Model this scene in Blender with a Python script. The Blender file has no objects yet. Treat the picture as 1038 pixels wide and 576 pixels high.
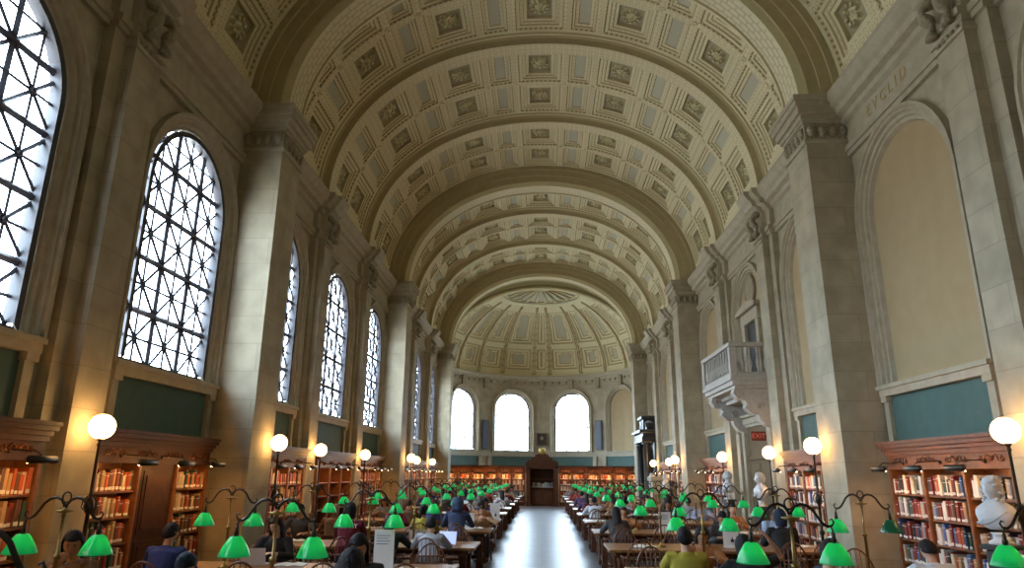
import bpy, math, random
from mathutils import Vector, Matrix, Euler
random.seed(7)
PI = math.pi
S = bpy.context.scene
COL = S.collection
# ------------------------------------------------------------------ camera, sky, exposure
cd = bpy.data.cameras.new('camera'); cam = bpy.data.objects.new('camera', cd); COL.objects.link(cam)
F, PITCH, YAW, ROLL = 686.45, .2728, -.0452, .0073
cd.sensor_width = 36.0; cd.lens = F / 1038 * 36.0; cd.clip_end = 300; cd.clip_start = .05
fw = Vector((math.sin(YAW) * math.cos(PITCH), math.cos(YAW) * math.cos(PITCH), math.sin(PITCH)))
rt = Vector((math.cos(YAW), -math.sin(YAW), 0)); up = rt.cross(fw)
rt2 = math.cos(ROLL) * rt + math.sin(ROLL) * up; up2 = -math.sin(ROLL) * rt + math.cos(ROLL) * up
M = Matrix((rt2, up2, -fw)).transposed().to_4x4(); M.translation = (0.019, 0, 2.0)
cam.matrix_world = M
S.camera = cam
S.view_settings.view_transform = 'Standard'; S.view_settings.look = 'None'
S.view_settings.gamma = 1; S.view_settings.use_curve_mapping = False
S.view_settings.exposure = 0.0
w = bpy.data.worlds.new('sky'); S.world = w; w.use_nodes = True
wn = w.node_tree; bg = wn.nodes['Background']
tc = wn.nodes.new('ShaderNodeTexCoord'); sp = wn.nodes.new('ShaderNodeSeparateXYZ')
cr = wn.nodes.new('ShaderNodeValToRGB')
wn.links.new(tc.outputs['Generated'], sp.inputs[0]); wn.links.new(sp.outputs['Z'], cr.inputs[0])
cr.color_ramp.elements[0].position = 0.0; cr.color_ramp.elements[0].color = (.40, .43, .44, 1)
cr.color_ramp.elements[1].position = 0.04; cr.color_ramp.elements[1].color = (.68, .84, 1.0, 1)
wn.links.new(cr.outputs[0], bg.inputs[0]); bg.inputs[1].default_value = 27.0
S.cycles.use_denoising = True
S.cycles.max_bounces = 10; S.cycles.diffuse_bounces = 6; S.cycles.glossy_bounces = 3
S.cycles.transparent_max_bounces = 12
S.cycles.sample_clamp_indirect = 6.0

HW = 6.5                    # half width wall to wall
PX = 5.6                    # inner face of the piers
PIERS = [-1.02, 13.18, 27.38, 41.58]; PD = 1.1
GC = [6.66, 20.83, 35.03]   # centre of each group of three bays
BP = 4.83
ZSPR = 9.75
def portal(x, y, z, wdt, hgt, rot):
    l = bpy.data.lights.new('window_portal', 'AREA'); l.shape = 'RECTANGLE'; l.size = wdt; l.size_y = hgt
    l.cycles.is_portal = True
    o = bpy.data.objects.new('window_portal', l); o.location = (x, y, z); o.rotation_euler = rot; COL.objects.link(o)

# ------------------------------------------------------------------ materials
MATS = {}
def mat(name, col, rough=.6, metal=0, spec=.5, emit=None, estr=0, noise=None, bump=0, nscale=8, coord='Object'):
    if name in MATS: return MATS[name]
    m = bpy.data.materials.new(name); m.use_nodes = True; MATS[name] = m
    nt = m.node_tree; b = nt.nodes['Principled BSDF']
    b.inputs['Base Color'].default_value = (*col, 1); b.inputs['Roughness'].default_value = rough
    b.inputs['Metallic'].default_value = metal; b.inputs['Specular IOR Level'].default_value = spec
    if emit: b.inputs['Emission Color'].default_value = (*emit, 1); b.inputs['Emission Strength'].default_value = estr
    if noise or bump:
        t = nt.nodes.new('ShaderNodeTexCoord'); n = nt.nodes.new('ShaderNodeTexNoise')
        n.inputs['Scale'].default_value = nscale; n.inputs['Detail'].default_value = 5
        nt.links.new(t.outputs[coord], n.inputs['Vector'])
        if noise:
            r = nt.nodes.new('ShaderNodeMix'); r.data_type = 'RGBA'
            r.inputs[6].default_value = (*col, 1); r.inputs[7].default_value = (*noise, 1)
            mp = nt.nodes.new('ShaderNodeMapRange'); mp.inputs[1].default_value = .35; mp.inputs[2].default_value = .65
            nt.links.new(n.outputs['Fac'], mp.inputs[0]); nt.links.new(mp.outputs[0], r.inputs[0])
            nt.links.new(r.outputs[2], b.inputs['Base Color'])
        if bump:
            bp = nt.nodes.new('ShaderNodeBump'); bp.inputs['Strength'].default_value = bump; bp.inputs['Distance'].default_value = .02
            nt.links.new(n.outputs['Fac'], bp.inputs['Height']); nt.links.new(bp.outputs[0], b.inputs['Normal'])
    return m
def block_mat(name, c1, c2, mortar, bw=1.25, bh=.56, rough=.75, msize=.008, off=.5, plane='wall', spec=.4, vein=None):
    m = bpy.data.materials.new(name); m.use_nodes = True; MATS[name] = m
    nt = m.node_tree; L = nt.links; b = nt.nodes['Principled BSDF']
    b.inputs['Roughness'].default_value = rough; b.inputs['Specular IOR Level'].default_value = spec
    g = nt.nodes.new('ShaderNodeNewGeometry'); s = nt.nodes.new('ShaderNodeSeparateXYZ'); L.new(g.outputs['Position'], s.inputs[0])
    c = nt.nodes.new('ShaderNodeCombineXYZ')
    if plane == 'wall':
        a = nt.nodes.new('ShaderNodeMath'); a.operation = 'ADD'; L.new(s.outputs['X'], a.inputs[0]); L.new(s.outputs['Y'], a.inputs[1])
        L.new(a.outputs[0], c.inputs[0]); L.new(s.outputs['Z'], c.inputs[1])
    else:
        L.new(s.outputs['X'], c.inputs[0]); L.new(s.outputs['Y'], c.inputs[1])
    br = nt.nodes.new('ShaderNodeTexBrick'); br.offset = off
    br.inputs['Scale'].default_value = 1; br.inputs['Brick Width'].default_value = bw; br.inputs['Row Height'].default_value = bh
    br.inputs['Mortar Size'].default_value = msize; br.inputs['Mortar Smooth'].default_value = .3
    br.inputs['Color1'].default_value = (*c1, 1); br.inputs['Color2'].default_value = (*c2, 1); br.inputs['Mortar'].default_value = (*mortar, 1)
    L.new(c.outputs[0], br.inputs['Vector'])
    n = nt.nodes.new('ShaderNodeTexNoise'); n.inputs['Scale'].default_value = 2.3; n.inputs['Detail'].default_value = 6; L.new(g.outputs['Position'], n.inputs['Vector'])
    mx = nt.nodes.new('ShaderNodeMix'); mx.data_type = 'RGBA'; mx.blend_type = 'MULTIPLY'; mx.inputs[0].default_value = 1
    mp = nt.nodes.new('ShaderNodeMapRange'); mp.inputs[1].default_value = .3; mp.inputs[2].default_value = .7; mp.inputs[3].default_value = .8; mp.inputs[4].default_value = 1.1
    L.new(n.outputs['Fac'], mp.inputs[0]); L.new(br.outputs['Color'], mx.inputs[6]); L.new(mp.outputs[0], mx.inputs[7])
    L.new(mx.outputs[2], b.inputs['Base Color'])
    bp = nt.nodes.new('ShaderNodeBump'); bp.inputs['Strength'].default_value = .4; bp.inputs['Distance'].default_value = .01; bp.invert = True
    L.new(br.outputs['Fac'], bp.inputs['Height']); L.new(bp.outputs[0], b.inputs['Normal'])
    return m
def uv_mat(name, col, dark, kind, scale, rough=.8):
    """ornamental plaster: pattern laid out on the surface's own length coordinates (UV in metres)"""
    m = bpy.data.materials.new(name); m.use_nodes = True; MATS[name] = m
    nt = m.node_tree; L = nt.links; b = nt.nodes['Principled BSDF']; b.inputs['Roughness'].default_value = rough
    b.inputs['Specular IOR Level'].default_value = .25
    uv = nt.nodes.new('ShaderNodeUVMap'); uv.uv_map = 'UVMap'
    mx = nt.nodes.new('ShaderNodeMix'); mx.data_type = 'RGBA'; mx.inputs[6].default_value = (*col, 1); mx.inputs[7].default_value = (*dark, 1)
    if kind == 'checker':
        t = nt.nodes.new('ShaderNodeTexChecker'); t.inputs['Scale'].default_value = scale; L.new(uv.outputs[0], t.inputs['Vector']); f = t.outputs['Fac']
    elif kind == 'ring':
        mp0 = nt.nodes.new('ShaderNodeMapping'); mp0.inputs['Scale'].default_value = (scale, scale, scale); L.new(uv.outputs[0], mp0.inputs[0])
        fr = nt.nodes.new('ShaderNodeVectorMath'); fr.operation = 'FRACTION'; L.new(mp0.outputs[0], fr.inputs[0])
        sb = nt.nodes.new('ShaderNodeVectorMath'); sb.operation = 'SUBTRACT'; sb.inputs[1].default_value = (.5, .5, 0); L.new(fr.outputs[0], sb.inputs[0])
        ln = nt.nodes.new('ShaderNodeVectorMath'); ln.operation = 'LENGTH'; L.new(sb.outputs[0], ln.inputs[0])
        r = nt.nodes.new('ShaderNodeMath'); r.operation = 'COMPARE'; r.inputs[1].default_value = .3; r.inputs[2].default_value = .07; L.new(ln.outputs['Value'], r.inputs[0]); f = r.outputs[0]
    else:
        t = nt.nodes.new('ShaderNodeTexBrick'); t.inputs['Scale'].default_value = scale; t.inputs['Mortar Size'].default_value = .07
        t.inputs['Brick Width'].default_value = .8; t.inputs['Row Height'].default_value = .4; t.inputs['Mortar Smooth'].default_value = .2
        L.new(uv.outputs[0], t.inputs['Vector']); f = t.outputs['Fac']
    L.new(f, mx.inputs[0]); L.new(mx.outputs[2], b.inputs['Base Color'])
    bp = nt.nodes.new('ShaderNodeBump'); bp.inputs['Strength'].default_value = .5; bp.inputs['Distance'].default_value = .02; bp.invert = True
    L.new(f, bp.inputs['Height']); L.new(bp.outputs[0], b.inputs['Normal'])
    return m

STONE = block_mat('limestone', (.43, .372, .262), (.385, .335, .235), (.32, .275, .19))
STONE_P = mat('limestone_trim', (.42, .365, .26), .7, noise=(.36, .31, .215), bump=.15, nscale=5)
STONE_CARVED = mat('carved_stone', (.37, .32, .225), .8, noise=(.25, .21, .14), bump=.9, nscale=22)
GREY_STONE = mat('grey_stone', (.50, .46, .40), .7, noise=(.42, .38, .33), bump=.3, nscale=9)
PLASTER = mat('vault_plaster', (.67, .61, .38), .8, noise=(.63, .57, .345), bump=.25, nscale=14)
ORN = uv_mat('vault_ornament', (.68, .60, .385), (.52, .44, .26), 'ring', 5.2)
DENT = uv_mat('dentil_moulding', (.60, .51, .32), (.34, .265, .14), 'checker', 13)
OCHRE = mat('ochre_moulding', (.47, .38, .21), .7)
BRONZE_B = mat('ochre_rib', (.42, .345, .19), .7, noise=(.38, .31, .165), nscale=6)
FRET = uv_mat('fret_plaster', (.68, .61, .42), (.54, .47, .29), 'fret', 2.6)
BLUEG = mat('bluegrey_panel', (.46, .44, .32), .8)
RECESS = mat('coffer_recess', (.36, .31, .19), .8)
NICHE = mat('tan_plaster', (.41, .305, .165), .85, noise=(.385, .285, .15), nscale=3)
GREEN = mat('green_dado', (.075, .135, .115), .75, noise=(.065, .12, .10), nscale=4)
IRONW = mat('window_iron', (.035, .032, .04), .5)
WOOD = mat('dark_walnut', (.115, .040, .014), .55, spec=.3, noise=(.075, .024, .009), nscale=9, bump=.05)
WOOD_DARK = mat('walnut_dark_shaded', (.05, .018, .008), .5, noise=(.035, .012, .006), nscale=9, spec=.3)  # dark walnut of the case door; on left cases it carries painted shade
WOOD_LIT = mat('walnut_lit_side', (.17, .065, .022), .5, noise=(.12, .042, .015), nscale=9, spec=.35)  # same walnut, the brighter right side put into its colour
WOODR = mat('case_oak', (.23, .085, .026), .42, noise=(.16, .055, .018), nscale=9)
TABLEW = mat('table_oak', (.29, .13, .045), .36, noise=(.22, .09, .03), nscale=7, spec=.35)
CHAIRW = mat('chair_wood', (.16, .055, .022), .33, noise=(.10, .033, .014), nscale=12)
IRON = mat('dark_bronze', (.045, .035, .027), .38, metal=.75)
BRASS = mat('aged_brass', (.30, .20, .075), .38, metal=.85)
MARBLE = mat('white_marble', (.66, .67, .68), .45, noise=(.56, .57, .59), nscale=6)
BLACKM = mat('black_marble', (.018, .018, .022), .3, noise=(.035, .033, .036), nscale=3, spec=.7)
DARKPED = mat('dark_pedestal', (.045, .05, .05), .5)
PAPER = mat('paper', (.72, .71, .70), .7)
SCREEN = mat('laptop_screen', (.2, .25, .45), .3, emit=(.45, .55, 1.0), estr=.9)
LAPW = mat('white_laptop', (.62, .62, .64), .4)
LAPD = mat('dark_laptop', (.05, .06, .08), .4)
GLOBE = mat('lit_globe', (.9, .85, .75), .5, emit=(1.0, .55, .19), estr=21)
BULB = mat('lit_bulb', (.9, .85, .7), .5, emit=(1.0, .55, .20), estr=65)
TUBE = mat('lit_tube', (.9, .8, .6), .5, emit=(1.0, .46, .14), estr=190)
FLOOR = block_mat('terrazzo', (.13, .135, .15), (.10, .105, .12), (.055, .055, .065), .62, .62, rough=.33, off=0, plane='floor', spec=.5)
def glass_mat():
    m = bpy.data.materials.new('window_glass'); m.use_nodes = True; nt = m.node_tree
    for n in list(nt.nodes): nt.nodes.remove(n)
    o = nt.nodes.new('ShaderNodeOutputMaterial'); t = nt.nodes.new('ShaderNodeBsdfTransparent'); g = nt.nodes.new('ShaderNodeBsdfGlossy')
    t.inputs[0].default_value = (.9, .93, .95, 1); g.inputs['Roughness'].default_value = .15
    x = nt.nodes.new('ShaderNodeMixShader'); x.inputs[0].default_value = .05
    nt.links.new(t.outputs[0], x.inputs[1]); nt.links.new(g.outputs[0], x.inputs[2]); nt.links.new(x.outputs[0], o.inputs[0]); return m
GLASS = glass_mat()
def shade_mat(name, lit):
    m = bpy.data.materials.new(name); m.use_nodes = True; nt = m.node_tree; L = nt.links
    b = nt.nodes['Principled BSDF']; b.inputs['Base Color'].default_value = (.01, .33, .12, 1) if lit else (.008, .10, .045, 1); b.inputs['Roughness'].default_value = .15
    if lit:
        b.inputs['Emission Color'].default_value = (.01, .44, .17, 1); b.inputs['Emission Strength'].default_value = .28
        tl = nt.nodes.new('ShaderNodeBsdfTranslucent'); tl.inputs[0].default_value = (.10, .80, .42, 1)
        a = nt.nodes.new('ShaderNodeMixShader'); a.inputs[0].default_value = .5
        o = nt.nodes['Material Output']; L.new(b.outputs[0], a.inputs[1]); L.new(tl.outputs[0], a.inputs[2]); L.new(a.outputs[0], o.inputs[0])
    return m
SHADE = shade_mat('green_glass_lit', True); SHADE_OFF = shade_mat('green_glass_unlit', False)

# ------------------------------------------------------------------ mesh helpers
class MB:
    def __init__(s): s.v = []; s.f = []; s.m = []; s.s = []; s.uv = {}
    def add(s, vs, fs, mi=0, smooth=False, uvs=None):
        o = len(s.v); s.v.extend(tuple(p) for p in vs)
        for k, f in enumerate(fs):
            if uvs: s.uv[len(s.f)] = [uvs[i] for i in f]
            s.f.append(tuple(i + o for i in f)); s.m.append(mi); s.s.append(smooth)
        return s
    def box(s, x0, x1, y0, y1, z0, z1, mi=0):
        x0, x1 = min(x0, x1), max(x0, x1); y0, y1 = min(y0, y1), max(y0, y1)
        return s.add([(x0,y0,z0),(x1,y0,z0),(x1,y1,z0),(x0,y1,z0),(x0,y0,z1),(x1,y0,z1),(x1,y1,z1),(x0,y1,z1)],
              [(0,3,2,1),(4,5,6,7),(0,1,5,4),(1,2,6,5),(2,3,7,6),(3,0,4,7)], mi)
    def cbox(s, x0, x1, y0, y1, z0, z1, c=.006, mi=0):
        """box with chamfered edges"""
        x0, x1 = min(x0, x1), max(x0, x1); y0, y1 = min(y0, y1), max(y0, y1)
        def ring(i, z): return [(x0+i+c,y0+i,z),(x1-i-c,y0+i,z),(x1-i,y0+i+c,z),(x1-i,y1-i-c,z),(x1-i-c,y1-i,z),(x0+i+c,y1-i,z),(x0+i,y1-i-c,z),(x0+i,y0+i+c,z)]
        R = [ring(c*.7, z0), ring(0, z0+c), ring(0, z1-c), ring(c*.7, z1)]
        vs = sum(R, []); fs = [tuple(range(7,-1,-1)), tuple(range(24,32))]
        for a in range(3):
            for i in range(8): j = (i+1) % 8; fs.append((a*8+i, a*8+j, a*8+8+j, a*8+8+i))
        return s.add(vs, fs, mi)
    def lathe(s, prof, n=16, c=(0,0,0), mi=0, smooth=True, axis='z', sx=1, sy=1):
        vs = []; fs = []
        for r, z in prof:
            for i in range(n):
                a = 2*PI*i/n; p = (r*math.cos(a)*sx, r*math.sin(a)*sy, z)
                if axis == 'y': p = (p[0], p[2], p[1])
                if axis == 'x': p = (p[2], p[0], p[1])
                vs.append((p[0]+c[0], p[1]+c[1], p[2]+c[2]))
        for k in range(len(prof)-1):
            for i in range(n): j = (i+1) % n; fs.append((k*n+i, k*n+j, k*n+n+j, k*n+n+i))
        if prof[0][0] > 1e-4: fs.append(tuple(range(n-1,-1,-1)))
        if prof[-1][0] > 1e-4: fs.append(tuple((len(prof)-1)*n+i for i in range(n)))
        return s.add(vs, fs, mi, smooth)
    def tube(s, pts, r, n=8, mi=0, smooth=True, flat=1.0, closed=False, up=None):
        pts = [Vector(p) for p in pts]; N = len(pts)
        rs = r if isinstance(r, (list, tuple)) else [r]*N
        vs = []; prev = None
        for i, p in enumerate(pts):
            if closed: t = (pts[(i+1) % N]-pts[i-1]).normalized()
            else: t = (pts[min(i+1, N-1)]-pts[max(i-1, 0)]).normalized()
            if prev is None:
                a = Vector(up) if up else (Vector((0,0,1)) if abs(t.z) < .9 else Vector((1,0,0)))
            else: a = prev
            u = (a - t*a.dot(t)).normalized(); v_ = t.cross(u); prev = u
            for k in range(n):
                an = 2*PI*k/n; vs.append(p + u*math.cos(an)*rs[i] + v_*math.sin(an)*rs[i]*flat)
        fs = []
        for i in range(N if closed else N-1):
            i2 = (i+1) % N
            for k in range(n): k2 = (k+1) % n; fs.append((i*n+k, i*n+k2, i2*n+k2, i2*n+k))
        if not closed: fs.append(tuple(range(n-1,-1,-1))); fs.append(tuple((N-1)*n+k for k in range(n)))
        return s.add(vs, fs, mi, smooth)
    def prism(s, poly, axis, a, b, mi=0):
        """extrude a closed 2D polygon along an axis; poly coords are the two other axes in order"""
        n = len(poly)
        def P(p, t): return (t, p[0], p[1]) if axis == 'x' else (p[0], t, p[1]) if axis == 'y' else (p[0], p[1], t)
        vs = [P(p, a) for p in poly] + [P(p, b) for p in poly]
        fs = [tuple(range(n-1,-1,-1)), tuple(range(n, 2*n))] + [(i, (i+1) % n, n+(i+1) % n, n+i) for i in range(n)]
        return s.add(vs, fs, mi)
    def sphere(s, c, r, n=12, m=8, mi=0, sx=1, sy=1, sz=1):
        prof = [(max(0, math.sin(PI*k/m))*r if 0 < k < m else 0.00001, -math.cos(PI*k/m)*r*sz) for k in range(m+1)]
        return s.lathe(prof, n, c, mi, True, 'z', sx, sy)
    def mesh(s, name, mats):
        me = bpy.data.meshes.new(name); me.from_pydata(s.v, [], s.f)
        for m in (mats if isinstance(mats, (list, tuple)) else [mats]): me.materials.append(m)
        me.polygons.foreach_set('material_index', s.m); me.polygons.foreach_set('use_smooth', s.s)
        if s.uv:
            ul = me.uv_layers.new(name='UVMap'); d = [0.0]*(2*len(me.loops)); li = 0
            for i, f in enumerate(s.f):
                u = s.uv.get(i)
                for k in range(len(f)):
                    if u: d[2*li] = u[k][0]; d[2*li+1] = u[k][1]
                    li += 1
            ul.data.foreach_set('uv', d)
        me.update(); return me
    def build(s, name, mats, parent=None, loc=None, rz=0, label=None, cat=None, group=None, kind=None):
        o = bpy.data.objects.new(name, s.mesh(name, mats)); COL.objects.link(o)
        if parent is not None: o.parent = parent
        if loc is not None: o.location = loc
        if rz: o.rotation_euler = (0, 0, rz)
        tag(o, label, cat, group, kind); return o
def tag(o, label=None, cat=None, group=None, kind=None):
    if label: o['label'] = label
    if cat: o['category'] = cat
    if group: o['group'] = group
    if kind: o['kind'] = kind
    return o
def empty(name, loc=(0,0,0), rz=0, label=None, cat=None, group=None, kind=None):
    o = bpy.data.objects.new(name, None); COL.objects.link(o); o.location = loc; o.rotation_euler = (0, 0, rz); o.empty_display_size = .2
    return tag(o, label, cat, group, kind)
KIDS = {}
def kids(o): return [c for c in COL.objects if c.parent is o] if o.name not in KIDS else KIDS[o.name]
def freeze(o):
    """remember the children of a prototype so copies stay quick"""
    KIDS[o.name] = [c for c in COL.objects if c.parent is o]
    for c in KIDS[o.name]: KIDS[c.name] = [g for g in COL.objects if g.parent is c]
def dup(o, loc=None, rz=None, label=None, group=None, parent=None):
    r = o.copy(); COL.objects.link(r); r.parent = parent
    if loc is not None: r.location = loc
    if rz is not None: r.rotation_euler = (0, 0, rz)
    if label: r['label'] = label
    if group: r['group'] = group
    for ch in KIDS.get(o.name, []):
        c = ch.copy(); COL.objects.link(c); c.parent = r
        for g in KIDS.get(ch.name, []):
            d = g.copy(); COL.objects.link(d); d.parent = c
    return r
ORD = ['zeroth','first','second','third','fourth','fifth','sixth','seventh','eighth','ninth','tenth','eleventh','twelfth','thirteenth','fourteenth','fifteenth','sixteenth','seventeenth','eighteenth','nineteenth','twentieth','twenty-first','twenty-second','twenty-third','twenty-fourth','twenty-fifth']

# ------------------------------------------------------------------ walls
def mapper(kind):
    """(u along the wall, d depth into the wall, z) -> world"""
    if kind == 'left': return lambda u, d, z: (-(HW+d), u, z)
    if kind == 'right': return lambda u, d, z: (HW+d, u, z)
    if kind == 'back': return lambda u, d, z: (u, -4.0-d, z)
    return lambda u, d, z: ((HW+d)*math.sin(u/HW), 43.2+(HW+d)*math.cos(u/HW), z)     # curved end wall
def rect(mb, mp, u0, u1, z0, z1, d=0, mi=0, step=.5):
    n = max(1, int(math.ceil((u1-u0)/step))); vs = []
    for i in range(n+1): u = u0+(u1-u0)*i/n; vs += [mp(u, d, z0), mp(u, d, z1)]
    mb.add(vs, [(2*i, 2*i+2, 2*i+3, 2*i+1) for i in range(n)], mi)
def slab(mb, mp, u0, u1, z0, z1, d0, d1, mi=0, step=.6):
    """box on the wall from depth d0 (towards the room) to d1"""
    n = max(1, int(math.ceil((u1-u0)/step))); vs = []; fs = []
    for i in range(n+1):
        u = u0+(u1-u0)*i/n; vs += [mp(u, d0, z0), mp(u, d0, z1), mp(u, d1, z1), mp(u, d1, z0)]
    for i in range(n):
        a, b = 4*i, 4*i+4
        fs += [(a, b, b+1, a+1), (a+1, b+1, b+2, a+2), (a+3, a, b, b+3), (a+2, b+2, b+3, a+3)]
    e = 4*n; fs += [(0, 1, 2, 3), (e+3, e+2, e+1, e)]
    mb.add(vs, fs, mi)
NA = 20
def outline(uc, wd, z0, zs):
    p = [(uc-wd, z0), (uc-wd, (z0+zs)/2), (uc-wd, zs)]
    for i in range(1, NA): a = PI - PI*i/NA; p.append((uc+wd*math.cos(a), zs+wd*math.sin(a)))
    return p + [(uc+wd, zs), (uc+wd, (z0+zs)/2), (uc+wd, z0)]
PROF = [(.33, 0), (.33, -.13), (.27, -.13), (.25, -.09), (.20, -.09), (.18, -.03), (.11, -.03), (.09, .02), (.03, .02), (0, .10)]
def bay_wall(mb, mp, u0, u1, uc, wd=1.36, z0=3.64, zs=6.76, ztop=ZSPR, mi=0, mt=1, prof=PROF, extra=0.0):
    W = wd + prof[0][0]
    rect(mb, mp, u0, uc-W, 0, ztop, 0, mi); rect(mb, mp, uc+W, u1, 0, ztop, 0, mi); rect(mb, mp, uc-W, uc+W, 0, z0, 0, mi)
    ol = outline(uc, W, z0, zs)
    vs = []; k = 0
    for (u, z) in ol[2:-2]: vs += [mp(u, 0, z), mp(u, 0, ztop)]
    mb.add(vs, [(2*i, 2*i+2, 2*i+3, 2*i+1) for i in range(len(vs)//2-1)], mi)
    rings = [[mp(u, d, z) for (u, z) in outline(uc, wd+o, z0, zs)] for (o, d) in prof]
    n = len(rings[0]); vs = sum(rings, []); fs = []
    for a in range(len(prof)-1):
        for i in range(n-1): fs.append((a*n+i, a*n+i+1, a*n+n+i+1, a*n+n+i))
    mb.add(vs, fs, mt)
    # sill of the opening
    slab(mb, mp, uc-W, uc+W, z0-.06, z0, -.13, .2, mt)
def pane_fill(mb, mp, uc, wd, z0, zs, d, mi=0):
    ol = outline(uc, wd, z0, zs); n = len(ol); vs = []
    for i in range(n//2+1): a, b = ol[i], ol[n-1-i]; vs += [mp(a[0], d, a[1]), mp(uc, d, a[1] if i < 3 else a[1]), mp(b[0], d, b[1])]
    m = n//2
    fs = []
    for i in range(m): fs += [(3*i, 3*i+1, 3*i+4, 3*i+3), (3*i+1, 3*i+2, 3*i+5, 3*i+4)]
    mb.add(vs, fs, mi)
NWIN = [0]
def make_window(mp, uc, wd, z0, zs, d, rows=5, star=True):
    NWIN[0] += 1
    f = MB()
    # border
    A = [mp(u, d-.12, z) for u, z in outline(uc, wd, z0, zs)]; B = [mp(u, d-.12, z) for u, z in outline(uc, wd-.10, z0+.10, zs)]
    C = [mp(u, d+.05, z) for u, z in outline(uc, wd-.10, z0+.10, zs)]
    n = len(A); f.add(A+B+C, [(i, i+1, n+i+1, n+i) for i in range(n-1)] + [(n+i, n+i+1, 2*n+i+1, 2*n+i) for i in range(n-1)])
    slab(f, mp, uc-wd, uc+wd, z0, z0+.08, d-.05, d+.05)
    def inside(u, z): return abs(u-uc) <= wd and z >= z0 and (z <= zs or (u-uc)**2+(z-zs)**2 <= wd*wd)
    def bar(a, b, r):
        N = 30; ok = [(a[0]+(b[0]-a[0])*k/N, a[1]+(b[1]-a[1])*k/N) for k in range(N+1)]
        ok = [p for p in ok if inside(*p)]
        if len(ok) > 1:
            N2 = 6 if r > .02 else 2
            P = [mp(ok[0][0]+(ok[-1][0]-ok[0][0])*k/N2, d, ok[0][1]+(ok[-1][1]-ok[0][1])*k/N2) for k in range(N2+1)]
            f.tube(P, r, 4, smooth=False)
    cw = 2*wd/3; ztop = zs+wd; ch = (ztop-z0)/rows
    for i in (1, 2): bar((uc-wd+cw*i, z0), (uc-wd+cw*i, ztop), .048)
    for j in range(1, rows): bar((uc-wd, z0+ch*j), (uc+wd, z0+ch*j), .056 if star else .03)
    for i in range(3):
        for j in range(rows):
            ux, zx = uc-wd+cw*(i+.5), z0+ch*(j+.5)
            
            if star:
                for dx, dz in ((1,1),(1,-1),(1,0),(0,1)): bar((ux-dx*cw/2, zx-dz*ch/2), (ux+dx*cw/2, zx+dz*ch/2), .029 if dx*dz else .024)
                f.sphere(mp(ux, d-.01, zx), .05, 6, 4)
            else:
                f.sphere(mp(ux-cw/2, d, zx), .05, 6, 4)
    o = f.build('window_%d' % NWIN[0], IRONW, kind='structure')
    g = MB(); pane_fill(g, mp, uc, wd, z0, zs, d+.03); g.build('pane', GLASS, o)
    return o

ENT = [(0, 8.42), (.08, 8.42), (.08, 8.52), (.12, 8.52), (.12, 8.64), (.05, 8.67), (.05, 9.13), (.13, 9.18), (.15, 9.28), (.27, 9.32), (.30, 9.44), (.38, 9.50), (.44, 9.60), (.47, 9.66), (.47, 9.75), (0, 9.75)]
def entab(mb, mp, u0, u1, add=0, mi=0, step=3, ends=True):
    n = max(1, int(math.ceil((u1-u0)/step))); vs = []; k = len(ENT); fs = []
    for i in range(n+1):
        u = u0+(u1-u0)*i/n
        vs += [mp(u, -(p+(add if 0 < q < k-1 else 0)), z) for q, (p, z) in enumerate(ENT)]
    for i in range(n):
        for q in range(k-1): fs.append((i*k+q, i*k+k+q, i*k+k+q+1, i*k+q+1))
    if ends: fs += [tuple(range(k)), tuple(n*k+q for q in range(k-1,-1,-1))]
    mb.add(vs, fs, mi)

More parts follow.
